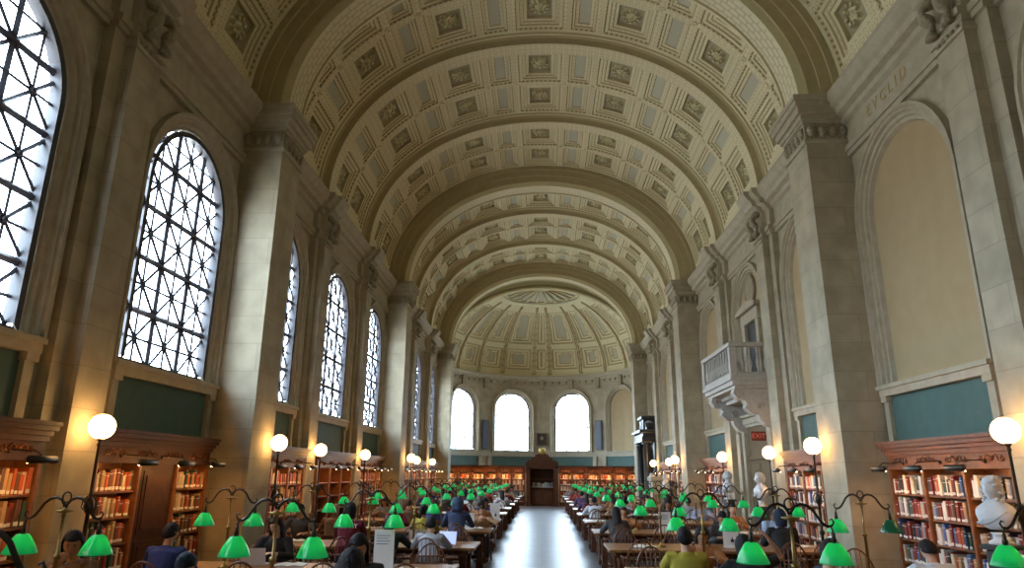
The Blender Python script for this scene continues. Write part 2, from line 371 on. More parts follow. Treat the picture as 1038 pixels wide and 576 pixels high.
def side_wall(side):
    mp = mapper(side); mb = MB(); uprev = -4.0
    tr = MB()
    gr = MB()
    for gi, gc in enumerate(GC):
        y0 = PIERS[gi]+PD; y1 = PIERS[gi+1]
        rect(mb, mp, PIERS[gi]-(3.0 if gi == 0 else 0), y0, 0, ZSPR)
        for b in (-1, 0, 1):
            uc = gc+b*BP; a0 = y0 if b == -1 else uc-BP/2; a1 = y1 if b == 1 else uc+BP/2
            bay_wall(mb, mp, a0, a1, uc)
            if side == 'right':
                nm = MB()
                pane_fill(mb, mp, uc, 1.36, 3.64, 6.76, .10, 2)
            # green panel between bookcase and sill, with moulded frame
            lo = uc-1.44; hi = uc+1.44
            slab(gr, mp, lo, hi, 2.0, 3.42, -.02, .0)
            slab(tr, mp, lo-.2, hi+.2, 3.42, 3.55, -.14, .0, 0); slab(tr, mp, lo-.22, hi+.22, 3.55, 3.62, -.18, 0, 0)
            for e in (lo-.16, hi): slab(tr, mp, e, e+.16, 2.2, 3.42, -.09, 0, 0); slab(tr, mp, e-.03, e+.19, 3.32, 3.42, -.13, 0, 0)
            slab(mb, mp, lo, hi, 0, .22, -.06, 0, 1)
        entab(tr, mp, y0, y1, 0)
        for s in (-.5, .5):
            up_ = gc+s*BP
            slab(tr, mp, up_-.62, up_+.62, 0, 8.42, -.17, 0, 1); slab(tr, mp, up_-.34, up_+.34, 0, 8.44, -.35, -.17, 1)
            slab(tr, mp, up_-.66, up_+.66, 0, .3, -.22, 0, 0); slab(tr, mp, up_-.38, up_+.38, 0, .34, -.40, -.17, 0)
            entab(tr, mp, up_-.36, up_+.36, .28)
            entab(tr, mp, up_-.63, up_+.63, .14)
            # carved console on the frieze of the pilaster
            for du in (-.2, .2):
                pts = []
                for k in range(15):
                    t = k/14; pts.append(mp(up_+du, -.40-.12*math.sin(t*PI)-.06*math.cos(t*3*PI), 8.46+.72*t))
                tr.tube(pts, [.075+.03*math.cos(k) for k in range(15)], 8, 2)
            for k in range(5): tr.sphere(mp(up_-.24+.12*k, -.36, 8.35), .055, 6, 4, 2)
            slab(tr, mp, up_-.38, up_+.38, 8.24, 8.30, -.39, -.17, 0)
    rect(mb, mp, PIERS[3], 43.2, 0, ZSPR)
    entab(tr, mp, PIERS[3]+PD, 43.2, 0)
    mb.build('wall_'+side, [STONE, STONE_P, NICHE], kind='structure')
    tr.build('trim_%d' % (1 if side == 'left' else 2), [STONE_P, STONE, STONE_CARVED], kind='structure')
    gr.build('trim_%d' % (3 if side == 'left' else 4), [GREEN], kind='structure')
    if side == 'left':
        for gc in GC:
            for b in (-1, 0, 1):
                make_window(mp, gc+b*BP, 1.36, 3.64, 6.76, .12)
                portal(-(HW+.25), gc+b*BP, 5.9, 2.7, 4.4, (0, -PI/2, 0))
side_wall('left'); side_wall('right')

# curved end wall with two windows at the axis, one on the left, blank niche on the right
def end_wall():
    mp = mapper('apse'); mb = MB(); tr = MB(); gr = MB()
    A = math.radians(38)*HW; q = HW*PI/2
    cs = [-1.5*A, -.5*A, .5*A, 1.5*A]
    rect(mb, mp, -q, cs[0]-A/2, 0, ZSPR-.9, 0, 0, .3); rect(mb, mp, cs[3]+A/2, q, 0, ZSPR-.9, 0, 0, .3)
    pf = [(o*1.0, d) for o, d in PROF]
    for i, uc in enumerate(cs):
        bay_wall(mb, mp, uc-A/2, uc+A/2, uc, 1.25, 3.5, 6.35, 8.85, prof=pf)
        slab(gr, mp, uc-1.7, uc+1.7, 2.0, 3.15, -.02, 0, 0, .3)
        slab(tr, mp, uc-A/2, uc+A/2, 3.15, 3.30, -.12, 0, 0, .3); slab(tr, mp, uc-A/2, uc+A/2, 3.30, 3.40, -.17, 0, 0, .3)
        if i < 3:
            make_window(mp, uc, 1.25, 3.5, 6.35, .12, star=False)
            a = uc/HW; portal((HW+.4)*math.sin(a), 43.2+(HW+.4)*math.cos(a), 5.6, 2.6, 4.2, (PI/2, 0, PI-a+0) if 0 else (-PI/2, 0, -a))
        else: pane_fill(mb, mp, uc, 1.25, 3.5, 6.35, .10, 2)
        for e in (-1, 1): slab(tr, mp, uc+e*1.75-.14, uc+e*1.75+.14, 2.2, 3.15, -.1, 0, 0, .3)
    # drum entablature
    D = [(0, 8.05), (.06, 8.05), (.06, 8.18), (.02, 8.2), (.02, 8.52), (.1, 8.56), (.14, 8.66), (.24, 8.72), (.28, 8.85), (0, 8.85)]
    n = 48; k = len(D); vs = []; fs = []
    for i in range(n+1):
        u = -q+2*q*i/n; vs += [mp(u, -p, z) for p, z in D]
    for i in range(n):
        for j in range(k-1): fs.append((i*k+j, i*k+k+j, i*k+k+j+1, i*k+j+1))
    tr.add(vs, fs, 0)
    for i in range(-3, 4):      # brackets under the dome ribs, bosses on the frieze
        u = i*A/2*1.0
        slab(tr, mp, u-.16, u+.16, 7.85, 8.6, -.16, 0, 2, .3)
    for i in range(40):
        u = -q+2*q*(i+.5)/40; tr.sphere(mp(u, -.03, 8.36), .09, 6, 4, 2)
    mb.build('wall_far', [STONE, STONE_P, NICHE], kind='structure')
    tr.build('trim_5', [STONE_P, STONE, STONE_CARVED], kind='structure')
    gr.build('trim_6', [GREEN], kind='structure')
end_wall()
# plain unseen wall behind the viewer, windows left out to darken the left wall
mb = MB(); mb.box(-HW-.1, HW+.1, -4.3, -4.0, 0, 15.7); mb.build('wall_back', [STONE], kind='structure')

# floor
mb = MB(); mb.box(-HW-.3, HW+.3, -4.3, 50.2, -.2, 0); mb.build('floor', FLOOR, kind='structure')

# ------------------------------------------------------------------ vault
def curve_pt(t, a, b, n=2.1):
    """t 0..1 from left springing over the crown to the right springing"""
    th = PI*(1-t); c, s_ = math.cos(th), math.sin(th)
    return (a*math.copysign(abs(c)**(2/n), c), b*max(0, s_)**(2/n))
VA, VB = HW, 5.33
_tab = [(0.0, 0.0)]; _p = curve_pt(0, VA, VB)
for i in range(1, 2001):
    q_ = curve_pt(i/2000, VA, VB); _tab.append((_tab[-1][0]+math.hypot(q_[0]-_p[0], q_[1]-_p[1]), i/2000)); _p = q_
LT = _tab[-1][0]
def s2t(s):
    s = min(max(s+LT/2, 0), LT); lo, hi = 0, 2000
    while hi-lo > 1:
        m_ = (lo+hi)//2
        if _tab[m_][0] <= s: lo = m_
        else: hi = m_
    a, b = _tab[lo], _tab[hi]
    return a[1]+(b[1]-a[1])*(s-a[0])/max(1e-9, b[0]-a[0])
def VP(s, y, d=0):
    t = s2t(s); x, z = curve_pt(t, VA, VB); t0, t1 = max(0, t-.002), min(1, t+.002)
    p0, p1 = curve_pt(t0, VA, VB), curve_pt(t1, VA, VB); tx, tz = p1[0]-p0[0], p1[1]-p0[1]; l = math.hypot(tx, tz)
    return (x-tz/l*d, y, ZSPR+z+tx/l*d)
def rring(u0, u1, v0, v1, nu, nv):
    P = [(u0+(u1-u0)*i/nu, v0) for i in range(nu)] + [(u1, v0+(v1-v0)*i/nv) for i in range(nv)]
    return P + [(u1-(u1-u0)*i/nu, v1) for i in range(nu)] + [(u0, v1-(v1-v0)*i/nv) for i in range(nv)]
def nested(mb, fn, u0, u1, v0, v1, steps, last, nu=5, nv=2):
    """steps: (inset, depth, material of the strip leading to it)"""
    pi, pd = 0, 0; N = 2*(nu+nv)
    for ins, dep, mi in steps:
        A = rring(u0+pi, u1-pi, v0+pi, v1-pi, nu, nv); B = rring(u0+ins, u1-ins, v0+ins, v1-ins, nu, nv)
        vs = [fn(u, v, pd) for u, v in A] + [fn(u, v, dep) for u, v in B]
        mb.add(vs, [(i, (i+1) % N, N+(i+1) % N, N+i) for i in range(N)], mi, uvs=A+B)
        pi, pd = ins, dep
    grid(mb, fn, u0+pi, u1-pi, v0+pi, v1-pi, nu, nv, pd, last)
def grid(mb, fn, u0, u1, v0, v1, nu, nv, d, mi, smooth=False):
    P = [(u0+(u1-u0)*i/nu, v0+(v1-v0)*j/nv) for i in range(nu+1) for j in range(nv+1)]
    mb.add([fn(u, v, d) for u, v in P], [(i*(nv+1)+j, (i+1)*(nv+1)+j, (i+1)*(nv+1)+j+1, i*(nv+1)+j+1) for i in range(nu) for j in range(nv)], mi, smooth, uvs=P)
def rosette(mb, fn, uc, vc, r, d, h, mi):
    def dome_(u, v, rr, hh, n, rows=3, asp=1, ang=0):
        vs = [fn(u, v, d-hh)]
        for k in range(1, rows+1):
            q = k/rows
            for i in range(n):
                a = 2*PI*i/n; x, y = rr*q*math.cos(a)*asp, rr*q*math.sin(a)
                vs.append(fn(u+x*math.cos(ang)-y*math.sin(ang), v+x*math.sin(ang)+y*math.cos(ang), d-hh*math.sqrt(max(0, 1-q*q))))
        fs = [(0, 1+i, 1+(i+1) % n) for i in range(n)]
        for k in range(rows-1):
            for i in range(n): fs.append((1+k*n+i, 1+k*n+(i+1) % n, 1+(k+1)*n+(i+1) % n, 1+(k+1)*n+i))
        mb.add(vs, fs, mi, True)
    dome_(uc, vc, r*.32, h*1.25, 8)
    for i in range(8):
        a = 2*PI*i/8; dome_(uc+r*.62*math.cos(a), vc+r*.62*math.sin(a), r*.27, h, 6, 2, 1.35, a)
    dome_(uc, vc, r*.78, h*.55, 12)
# material slots of the vault: 0 plaster 1 ornament 2 dentil 3 ochre 4 bluegrey 5 recess 6 fret 7 rib
VM = [PLASTER, ORN, DENT, OCHRE, BLUEG, RECESS, FRET, BRONZE_B]
vault = MB()
SPI = 2.66
def coffer_band(y0, y1):
    """one bay of vault between ribs: two rows of coffers"""
    g0, gm = .13, .20; rh = (y1-y0-2*g0-gm)/2
    rows = [(y0, y0+g0, 0), (y0+g0, y0+g0+rh, 1), (y0+g0+rh, y0+g0+rh+gm, 2), (y0+g0+rh+gm, y1-g0, 1), (y1-g0, y1, 0)]
    cols = []; s = -LT/2; ev = []
    for k in range(-3, 4): ev.append((k*SPI-.72, k*SPI+.72, 'L'))
    for k in range(-3, 3): ev.append(((k+.5)*SPI-.37, (k+.5)*SPI+.37, 'N'))
    ev.sort()
    for a, b, t in ev: cols.append((s, a, 'g')); cols.append((a, b, t)); s = b
    cols.append((s, LT/2, 'g'))
    for (a, b, t) in cols:
        for (v0, v1, rt_) in rows:
            nu = 5 if t in 'L' else 3
            if rt_ != 1 or t == 'g':
                grid(vault, VP, a, b, v0, v1, nu, 1, 0, 0 if rt_ == 0 else 1)
                if rt_ == 2 and t == 'g' and b-a < .5: nested_disc(.5*(a+b), .5*(v0+v1), .085)
            elif t == 'L':
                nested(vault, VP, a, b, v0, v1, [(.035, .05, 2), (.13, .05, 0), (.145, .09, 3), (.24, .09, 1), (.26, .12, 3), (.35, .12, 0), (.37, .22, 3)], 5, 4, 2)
                rosette(vault, VP, .5*(a+b), .5*(v0+v1), .33, .22, .13, 0)
            else:
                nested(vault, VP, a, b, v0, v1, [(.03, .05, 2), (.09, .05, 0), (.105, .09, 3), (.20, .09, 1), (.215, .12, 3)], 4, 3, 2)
def nested_disc(u, v, r):
    n = 12; vs = []
    for rr, dd in ((r, 0), (r*.9, -.03), (r*.6, -.03), (r*.5, -.005)):
        for i in range(n): a = 2*PI*i/n; vs.append(VP(u+rr*math.cos(a), v+rr*math.sin(a), dd))
    vault.add(vs, [(k*n+i, k*n+(i+1) % n, (k+1)*n+(i+1) % n, (k+1)*n+i) for k in range(3) for i in range(n)] + [tuple(3*n+i for i in range(n))], 1)
NS = 64
def arc_strip(mb, prof, mis, fn=VP):
    """prof: list of (y, depth); strips between consecutive entries follow the whole arch"""
    P = [(-LT/2+LT*i/NS) for i in range(NS+1)]; k = len(prof)
    acc = [0]
    for i in range(1, k): acc.append(acc[-1]+math.hypot(prof[i][0]-prof[i-1][0], prof[i][1]-prof[i-1][1]))
    vs = [fn(s, y, d) for s in P for (y, d) in prof]; uv = [(s, acc[j]) for s in P for j in range(k)]
    for j in range(k-1):
        sel = [(i*k+j, (i+1)*k+j, (i+1)*k+j+1, i*k+j+1) for i in range(NS)]
        idx = sorted(set(sum(map(list, sel), []))); mpi = {q: n for n, q in enumerate(idx)}
        mb.add([vs[q] for q in idx], [tuple(mpi[q] for q in f) for f in sel], mis[j], True, uvs=[uv[q] for q in idx])
for gi, gc in enumerate(GC):
    y0, y1 = PIERS[gi]+PD, PIERS[gi+1]; r1, r2 = gc-BP/2, gc+BP/2; h = .44
    for a, b in ((y0, r1-h), (r1+h, r2-h), (r2+h, y1)): coffer_band(a, b)
    for r in (r1, r2):
        arc_strip(vault, [(r-h, 0), (r-h+.02, -.05), (r-h+.10, -.05), (r-h+.14, -.12), (r-h+.17, -.30), (r+h-.17, -.30), (r+h-.14, -.12), (r+h-.10, -.05), (r+h-.02, -.05), (r+h, 0)],
                  [3, 0, 3, 7, 1, 7, 3, 0, 3])
arc_strip(vault, [(-4.0, 0), (PIERS[0], 0)], [0])
arc_strip(vault, [(-4.2, .0), (-4.2, .5), (43.4, .5)], [0, 0])  # unseen outer shell added behind the vault to block light leaks
for sg in (-1, 1): vault.box(sg*(HW+.0), sg*(HW+.55), -4.2, 43.4, 9.70, 9.80)
vault.build('ceiling', VM, kind='structure')
# the four heavy cross arches
def cross_arch(yp, idx):
    mb = MB()
    def fa(s, y, f):       # f 0 = inner soffit, 1 = vault surface
        t = s2t(s); xi, zi = curve_pt(t, PX, 4.40, 2.03); xo, zo = curve_pt(t, VA, VB)
        return (xi+(xo-xi)*f, y, ZSPR+zi+(zo-zi)*f)
    A, B = yp, yp+PD
    arc_strip(mb, [(A+.0, 1.05), (A, .82), (A+.03, .80), (A+.03, .52), (A+.05, .50), (A+.05, .22), (A+.09, .20), (A+.09, .0),
                   (A+.17, .0), (A+.19, .05), (B-.19, .05), (B-.17, .0), (B-.09, 0), (B-.09, .2), (B, .22), (B, 1.05)],
              [7, 3, 7, 3, 7, 3, 0, 0, 3, 6, 3, 0, 0, 7, 7], fa)
    mb.build('trim_%d' % (10+idx), VM, kind='structure')
for i, yp in enumerate(PIERS): cross_arch(yp, i)
# piers
for i, yp in enumerate(PIERS):
    for sgn in (-1, 1):
        mb = MB()
        X0, X1 = sgn*PX, sgn*(HW+.05)
        mb.box(X0, X1, yp, yp+PD, 0, 8.76, 0)
        def lay(e, z0, z1, mi=1): mb.box(sgn*(PX-e), X1, yp-e, yp+PD+e, z0, z1, mi)
        lay(.05, 0, .28); lay(.03, .28, .36)
        lay(.045, 8.72, 8.80); lay(.015, 8.80, 9.20, 2); lay(.05, 9.20, 9.26); lay(.09, 9.26, 9.36); lay(.16, 9.36, 9.52); lay(.22, 9.52, 9.64); lay(.26, 9.64, 9.75)
        for k in range(5):
            yy = yp+PD*(k+.5)/5; mb.sphere((sgn*(PX-.03), yy, 9.0), .085, 8, 6, 2, 1, 1, 1.6)
        for k in range(4):
            xx = sgn*(PX+.9*(k+.5)/4); mb.sphere((xx, yp-.03, 9.0), .085, 8, 6, 2, 1, 1, 1.6)
        mb.build('trim_%d' % (20+2*i+(sgn > 0)), [STONE, STONE_P, STONE_CARVED], kind='structure')
# half dome of the end wall
def dome():
    mb = MB(); R0 = HW; H = 4.95; ZB = 8.85
    # extra soffit ring between last cross arch and the dome
    yc = 43.2
    def DP(th, ph, d):
        r = (R0-.0+d)*math.cos(ph); z = (H+d)*math.sin(ph)
        return (r*math.sin(th), yc+r*math.cos(th), ZB+z)
    nsec = 10; bands = [(.10, .40), (.47, .98)]
    dth = PI/nsec
    def cell(a0, a1, p0, p1, st, last):
        nested(mb, lambda u, v, d: DP(u, v, d), a0, a1, p0, p1, st, last, 5, 5)
    edges = []
    cur = -PI/2
    A = math.radians(19)
    cells = []
    for c, hw_ in ((-72, 6.5), (-53, 7), (-34.5, 7), (-15.5, 8.6), (0, 3.2), (15.5, 8.6), (34.5, 7), (53, 7), (72, 6.5)):
        cells.append((math.radians(c-hw_), math.radians(c+hw_)))
    prev = -PI/2
    for a0, a1 in cells:
        grid(mb, DP, prev, a0, 0, 1.10, 2, 14, -.0, 1)
        z = 0
        for p0, p1 in bands:
            grid(mb, DP, a0, a1, z, p0, 5, 3, 0, 0)
            ins = .022
            cell(a0, a1, p0, p1, [(ins, .06, 3), (ins*1.9, .06, 0), (ins*2.6, .11, 3), (ins*3.6, .11, 1), (ins*4.2, .14, 3)], 4)
            z = p1
        grid(mb, DP, a0, a1, z, 1.10, 5, 2, 0, 0); prev = a1
    grid(mb, DP, prev, PI/2, 0, 1.10, 2, 14, 0, 1)
    # ribs
    for th in [math.radians(q) for q in (-62.5, -43.8, -25.8, -5.2, 5.2, 25.8, 43.8, 62.5)]:
        for e in (-.012, .012):
            P = [DP(th+e, .02+1.06*i/16, -.03) for i in range(17)]; mb.tube(P, .035, 5, 3)
    # crown fan
    grid(mb, DP, -PI/2, PI/2, 1.10, 1.16, 30, 1, -.06, 0)
    for k in range(11):
        a0 = -PI/2+PI*k/11+.03; a1 = -PI/2+PI*(k+1)/11-.03
        nested(mb, lambda u, v, d: DP(u, v, d-.05), a0, a1, 1.19, 1.50, [(.012, -.04, 0), (.02, .03, 3)], 4, 3, 4)
    grid(mb, DP, -PI/2, PI/2, 1.165, PI/2, 30, 4, .0, 0)
    grid(mb, DP, -PI/2-.02, PI/2+.02, -.12, PI/2, 40, 12, .35, 0)  # hidden shell added behind the dome, keeps light from leaking in
    # lunette wall between vault arch and dome opening
    def LP(t, f):
        xo, zo = curve_pt(t, VA+.3, 5.9); xi, zi = curve_pt(t, HW-.02, H, 2.0)
        return (xi+(xo-xi)*f, 43.2, (ZB+zi)+(9.75+zo-ZB-zi)*f if f else ZB+zi)
    vs = []; fs = []
    for i in range(NS+1): vs += [LP(i/NS, 0), LP(i/NS, 1)]
    mb.add(vs, [(2*i, 2*i+2, 2*i+3, 2*i+1) for i in range(NS)], 0)
    # barrel between last arch and lunette
    def ap(s, y, d): return VP(s, y, d)
    arc_strip(mb, [(PIERS[3]+PD, 0), (43.25, 0)], [0], VP)
    P = [LP(i/NS, 0) for i in range(NS+1)]; mb.tube([(p[0], p[1]-.05, p[2]) for p in P], .12, 8, 0)
    P = [LP(i/NS, .1) for i in range(NS+1)]; mb.tube([(p[0], p[1]-.02, p[2]) for p in P], .05, 6, 3)
    mb.build('ceiling_apse', VM, kind='structure')
    mb2 = MB()
    for s_ in (-1, 1): mb2.box(s_*HW, s_*(HW-.0)+s_*.3, 42.5, 43.3, 8.8, 9.8)
    mb2.build('trim_7', [STONE_P], kind='structure')
dome()
# carved name on the frieze of the right wall
def text_mesh(name, body, size, ext=.004, align='CENTER'):
    cu = bpy.data.curves.new(name, 'FONT'); cu.body = body; cu.size = size; cu.extrude = ext; cu.align_x = align; cu.align_y = 'CENTER'; cu.resolution_u = 3
    o = bpy.data.objects.new(name, cu); COL.objects.link(o); bpy.context.view_layer.update()
    me = bpy.data.meshes.new_from_object(o.evaluated_get(bpy.context.evaluated_depsgraph_get()))
    bpy.data.objects.remove(o); return me
me = text_mesh('lettering', 'E V C L I D', .32, .006)
me.materials.clear(); me.materials.append(mat('gilt_letters', (.42, .30, .12), .6))
o = bpy.data.objects.new('frieze_lettering', me); COL.objects.link(o); o.location = (HW-.056, 11.5, 8.90); o.rotation_euler = (PI/2, 0, -PI/2); o['kind'] = 'structure'
#PART2
# ================================================================== FURNITURE
RX = lambda k: 6.2 + 3.38*k          # table rows, counted from the row nearest the viewer (k=0); k=-1 is at the viewer's side
NROW = 11
ROWS = list(range(-1, NROW))
T0, T1, TH = 1.15, 5.05, .76
SIDE = {-1: 'left', 1: 'right'}
def rown(k): return 'closest' if k == -1 else ORD[k+1]
# ---- tables
def table_proto():
    t = empty('reading_table')
    m = MB(); m.cbox(T0, T1, -.6, .6, TH-.045, TH, .008); m.build('tabletop', TABLEW, t)
    m = MB(); m.box(T0+.12, T1-.12, -.44, .44, TH-.12, TH-.045); m.build('apron', WOOD, t)
    for x in (T0+.22, T1-.22):
        for y in (-.42, .42):
            m = MB(); m.cbox(x-.06, x+.06, y-.06, y+.06, .12, TH-.14, .01); m.cbox(x-.075, x+.075, y-.075, y+.075, 0, .12, .01); m.cbox(x-.07, x+.07, y-.07, y+.07, TH-.2, TH-.14, .006); m.build('leg', WOOD, t)
    m = MB(); m.box(T0+.22, T1-.22, -.03, .03, .14, .22)
    for x in (T0+.22, T1-.22): m.box(x-.03, x+.03, -.42, .42, .13, .23)
    m.build('stretcher', WOOD, t)
    freeze(t); return t
tp = table_proto(); first = True
for k in ROWS:
    for sg in (-1, 1):
        o = tp if first else dup(tp)
        first = False
        o.location = (0 if sg > 0 else -(T0+T1), RX(k), 0)
        o['label'] = 'long oak reading table, %s row from the viewer, %s of the aisle' % (rown(k), SIDE[sg]); o['category'] = 'table'; o['group'] = 'long oak reading tables'
# ---- brass table lamps with two green shades
LX = {-1: (-2.32, -4.25), 1: (2.13, 4.22)}
def arm_pts(sg):
    C = [(0, 1.645), (.012, 1.70), (.045, 1.745), (.095, 1.765), (.15, 1.752), (.195, 1.715), (.23, 1.66), (.265, 1.61), (.305, 1.583), (.345, 1.592), (.36, 1.622), (.345, 1.645), (.327, 1.635)]
    return [(sg*x, 0, z) for x, z in C]
def lamp_proto(off=None):
    t = empty('table_lamp')
    m = MB(); m.lathe([(.085, 0), (.085, .012), (.06, .025), (.035, .04), (.028, .07), (.02, .08)], 12, (0, 0, TH)); m.build('base', BRASS, t)
    m = MB(); m.lathe([(.017, 0), (.017, .45), (.03, .455), (.034, .475), (.03, .495), (.014, .50), (.013, .80), (.022, .82), (.016, .84), (.075, .855), (.08, .865), (.02, .872), (.02, .885), (.014, .89)], 10, (0, 0, TH+.03)); m.build('post', BRASS, t)
    m = MB(); m.tube([(.04*math.cos(2*PI*i/12), 0, 1.765+.045*math.sin(2*PI*i/12)) for i in range(12)], .008, 6, closed=True); m.build('ring', IRON, t)
    for sg in (-1, 1):
        m = MB(); m.tube(arm_pts(sg), [.013]*9+[.010, .009, .007, .005], 6); m.tube([(sg*.33, 0, 1.585), (sg*.345, 0, 1.55), (sg*.335, 0, 1.52)], .009, 5); m.build('arm', IRON, t)
        m = MB(); m.lathe([(.012, 1.45), (.02, 1.455), (.024, 1.48), (.017, 1.50), (.017, 1.53), (.008, 1.54)], 8, (sg*.345, 0, 0)); m.build('socket', IRON, t)
        so = m
        m = MB(); m.lathe([(.042, 1.452), (.052, 1.447), (.066, 1.43), (.10, 1.375), (.134, 1.300), (.137, 1.288), (.131, 1.288), (.096, 1.37), (.062, 1.425), (.04, 1.445)], 20, (sg*.345, 0, 0))
        sh = m.build('lamp_shade', SHADE_OFF if off == sg else SHADE, t)
        if off != sg: m = MB(); m.sphere((sg*.345, 0, 1.345), .022, 6, 4); m.build('bulb', BULB, sh)
        else: sh['label'] = 'unlit dark green glass shade'
    freeze(t); return t
def lamp_proto_small():
    t = empty('table_lamp'); m = MB(); m.lathe([(.08, 0), (.08, .02), (.03, .05), (.02, .07), (.016, .45), (.032, .47), (.014, .5), (.013, .82), (.075, .86), (.015, .87)], 6, (0, 0, TH))
    m.build('post', BRASS, t)
    for sg in (-1, 1):
        m = MB(); m.tube(arm_pts(sg)[::2], .012, 4); m.tube([(sg*.335, 0, 1.59), (sg*.345, 0, 1.45)], .014, 4); m.build('arm', IRON, t)
        m = MB(); m.lathe([(.042, 1.452), (.066, 1.43), (.10, 1.375), (.137, 1.288), (.131, 1.288), (.062, 1.425)], 12, (sg*.345, 0, 0)); sh = m.build('lamp_shade', SHADE, t)
        m = MB(); m.sphere((sg*.345, 0, 1.345), .024, 4, 3); m.build('bulb', BULB, sh)
    freeze(t); return t
lp = lamp_proto(); lps = lamp_proto_small(); lo = lamp_proto(1); used = set()
for k in ROWS:
    for sg in (-1, 1):
        for j, x in enumerate(LX[sg]):
            p = lo if (k == 1 and sg == 1 and j == 1) else (lps if k >= 5 else lp)
            o = p if p.name not in used else dup(p)
            used.add(p.name); o.location = (x, RX(k), 0)
            o['label'] = ('brass lamp with %s on %s table %s of aisle, %s' % ('one shade dark' if p is lo else 'two green shades', rown(k), SIDE[sg], 'nearer the aisle' if j == 0 else 'nearer the wall'))
            o['category'] = 'lamp'; o['group'] = 'green shaded table lamps'
# ---- windsor chairs
def chair_proto():
    """local origin on the floor, sitter faces +Y"""
    t = empty('windsor_chair')
    m = MB(); n = 20; vs = []
    for z, sc in ((.415, .93), (.43, 1.0), (.452, 1.0), (.458, .96)):
        for i in range(n):
            a = 2*PI*i/n; c, s_ = math.cos(a), math.sin(a); vs.append((.25*sc*math.copysign(abs(c)**.75, c), .22*sc*math.copysign(abs(s_)**.8, s_), z))
    m.add(vs, [(k*n+i, k*n+(i+1) % n, (k+1)*n+(i+1) % n, (k+1)*n+i) for k in range(3) for i in range(n)] + [tuple(range(n-1,-1,-1)), tuple(range(3*n, 4*n))]); m.build('seat', CHAIRW, t)
    for x, y in ((-.17, .15), (.17, .15), (-.16, -.14), (.16, -.14)):
        m = MB(); P = [(x*(1+.28*(1-q)), y*(1+.35*(1-q)), .425*q) for q in (0, .2, .35, .5, .7, .9, 1)]; m.tube(P, [.013, .017, .014, .021, .017, .019, .015], 7); m.build('leg', CHAIRW, t)
    m = MB(); m.tube([(-.20, .17, .17), (0, .01, .185), (0, .01, .185)], .011, 6)
    m = MB()
    for x in (-1, 1): m.tube([(x*.205, .185, .17), (x*.2, 0, .18), (x*.195, -.175, .17)], [.009, .015, .009], 6)
    m.tube([(-.2, 0, .18), (0, 0, .18), (.2, 0, .18)], [.009, .015, .009], 6); m.build('stretcher', CHAIRW, t)
    def bow(a):  # back hoop
        return (.25*math.cos(a), -.205-.10*max(0, math.sin(a))**1.2, .455+.52*math.sin(a)**.85 if math.sin(a) > 0 else .455)
    m = MB(); m.tube([bow(PI*i/20) for i in range(21)], .0135, 7); m.build('back_hoop', CHAIRW, t)
    m = MB(); P = [(-.30, .13, .68), (-.29, -.05, .685), (-.25, -.19, .69), (-.13, -.262, .695), (0, -.275, .70), (.13, -.262, .695), (.25, -.19, .69), (.29, -.05, .685), (.30, .13, .68)]
    m.tube(P, [.018]+[.014]*7+[.018], 7); m.build('arm_rail', CHAIRW, t)
    for i in range(7):
        q = (i-3)/3.0; xb = q*.17; a = math.acos(max(-1, min(1, q*.80))); top = bow(a)
        m = MB(); m.tube([(xb, -.185+.02*abs(q), .455), (xb*1.12, -.255+.01*abs(q), .70), (top[0], top[1], top[2])], [.008, .008, .006], 5); m.build('spindle', CHAIRW, t)
    for x in (-1, 1):
        m = MB(); m.tube([(x*.215, .08, .455), (x*.26, .085, .57), (x*.285, .09, .68)], [.010, .017, .010], 6); m.build('arm_post', CHAIRW, t)
    freeze(t); return t
def chair_small():
    m = MB(); m.cbox(-.24, .24, -.21, .21, .415, .455, .03)
    for x, y in ((-.17, .15), (.17, .15), (-.16, -.14), (.16, -.14)): m.tube([(x*1.28, y*1.35, 0), (x, y, .42)], .015, 4)
    m.tube([(.25*math.cos(PI*i/10), -.205-.10*math.sin(PI*i/10), .455+.52*math.sin(PI*i/10)**.85) for i in range(11)], .015, 4)
    m.tube([(-.30, .13, .68), (-.25, -.19, .69), (0, -.275, .70), (.25, -.19, .69), (.30, .13, .68)], .015, 4)
    for i in range(5):
        q = (i-2)/2.2; m.tube([(q*.17, -.2, .455), (q*.21, -.30, .455+.52*math.sin(math.acos(q*.8)))], .007, 3)
    for x in (-1, 1): m.tube([(x*.215, .08, .455), (x*.285, .09, .68)], .012, 4)
    return m.build('windsor_chair', CHAIRW)
CHX = [1.62, 2.58, 3.56, 4.55]
cp = chair_proto(); cs = chair_small(); usedc = set()
SEAT_SHIFT = {}      # (row, side, seat index, facing) -> (dx, dy, drz)
def seat(k, sg, j, facing):
    """facing +1: sits on the viewer's side of the table, looking away"""
    x = sg*CHX[j]; y = RX(k) - facing*.86
    return x, y
rc = random.Random(3)
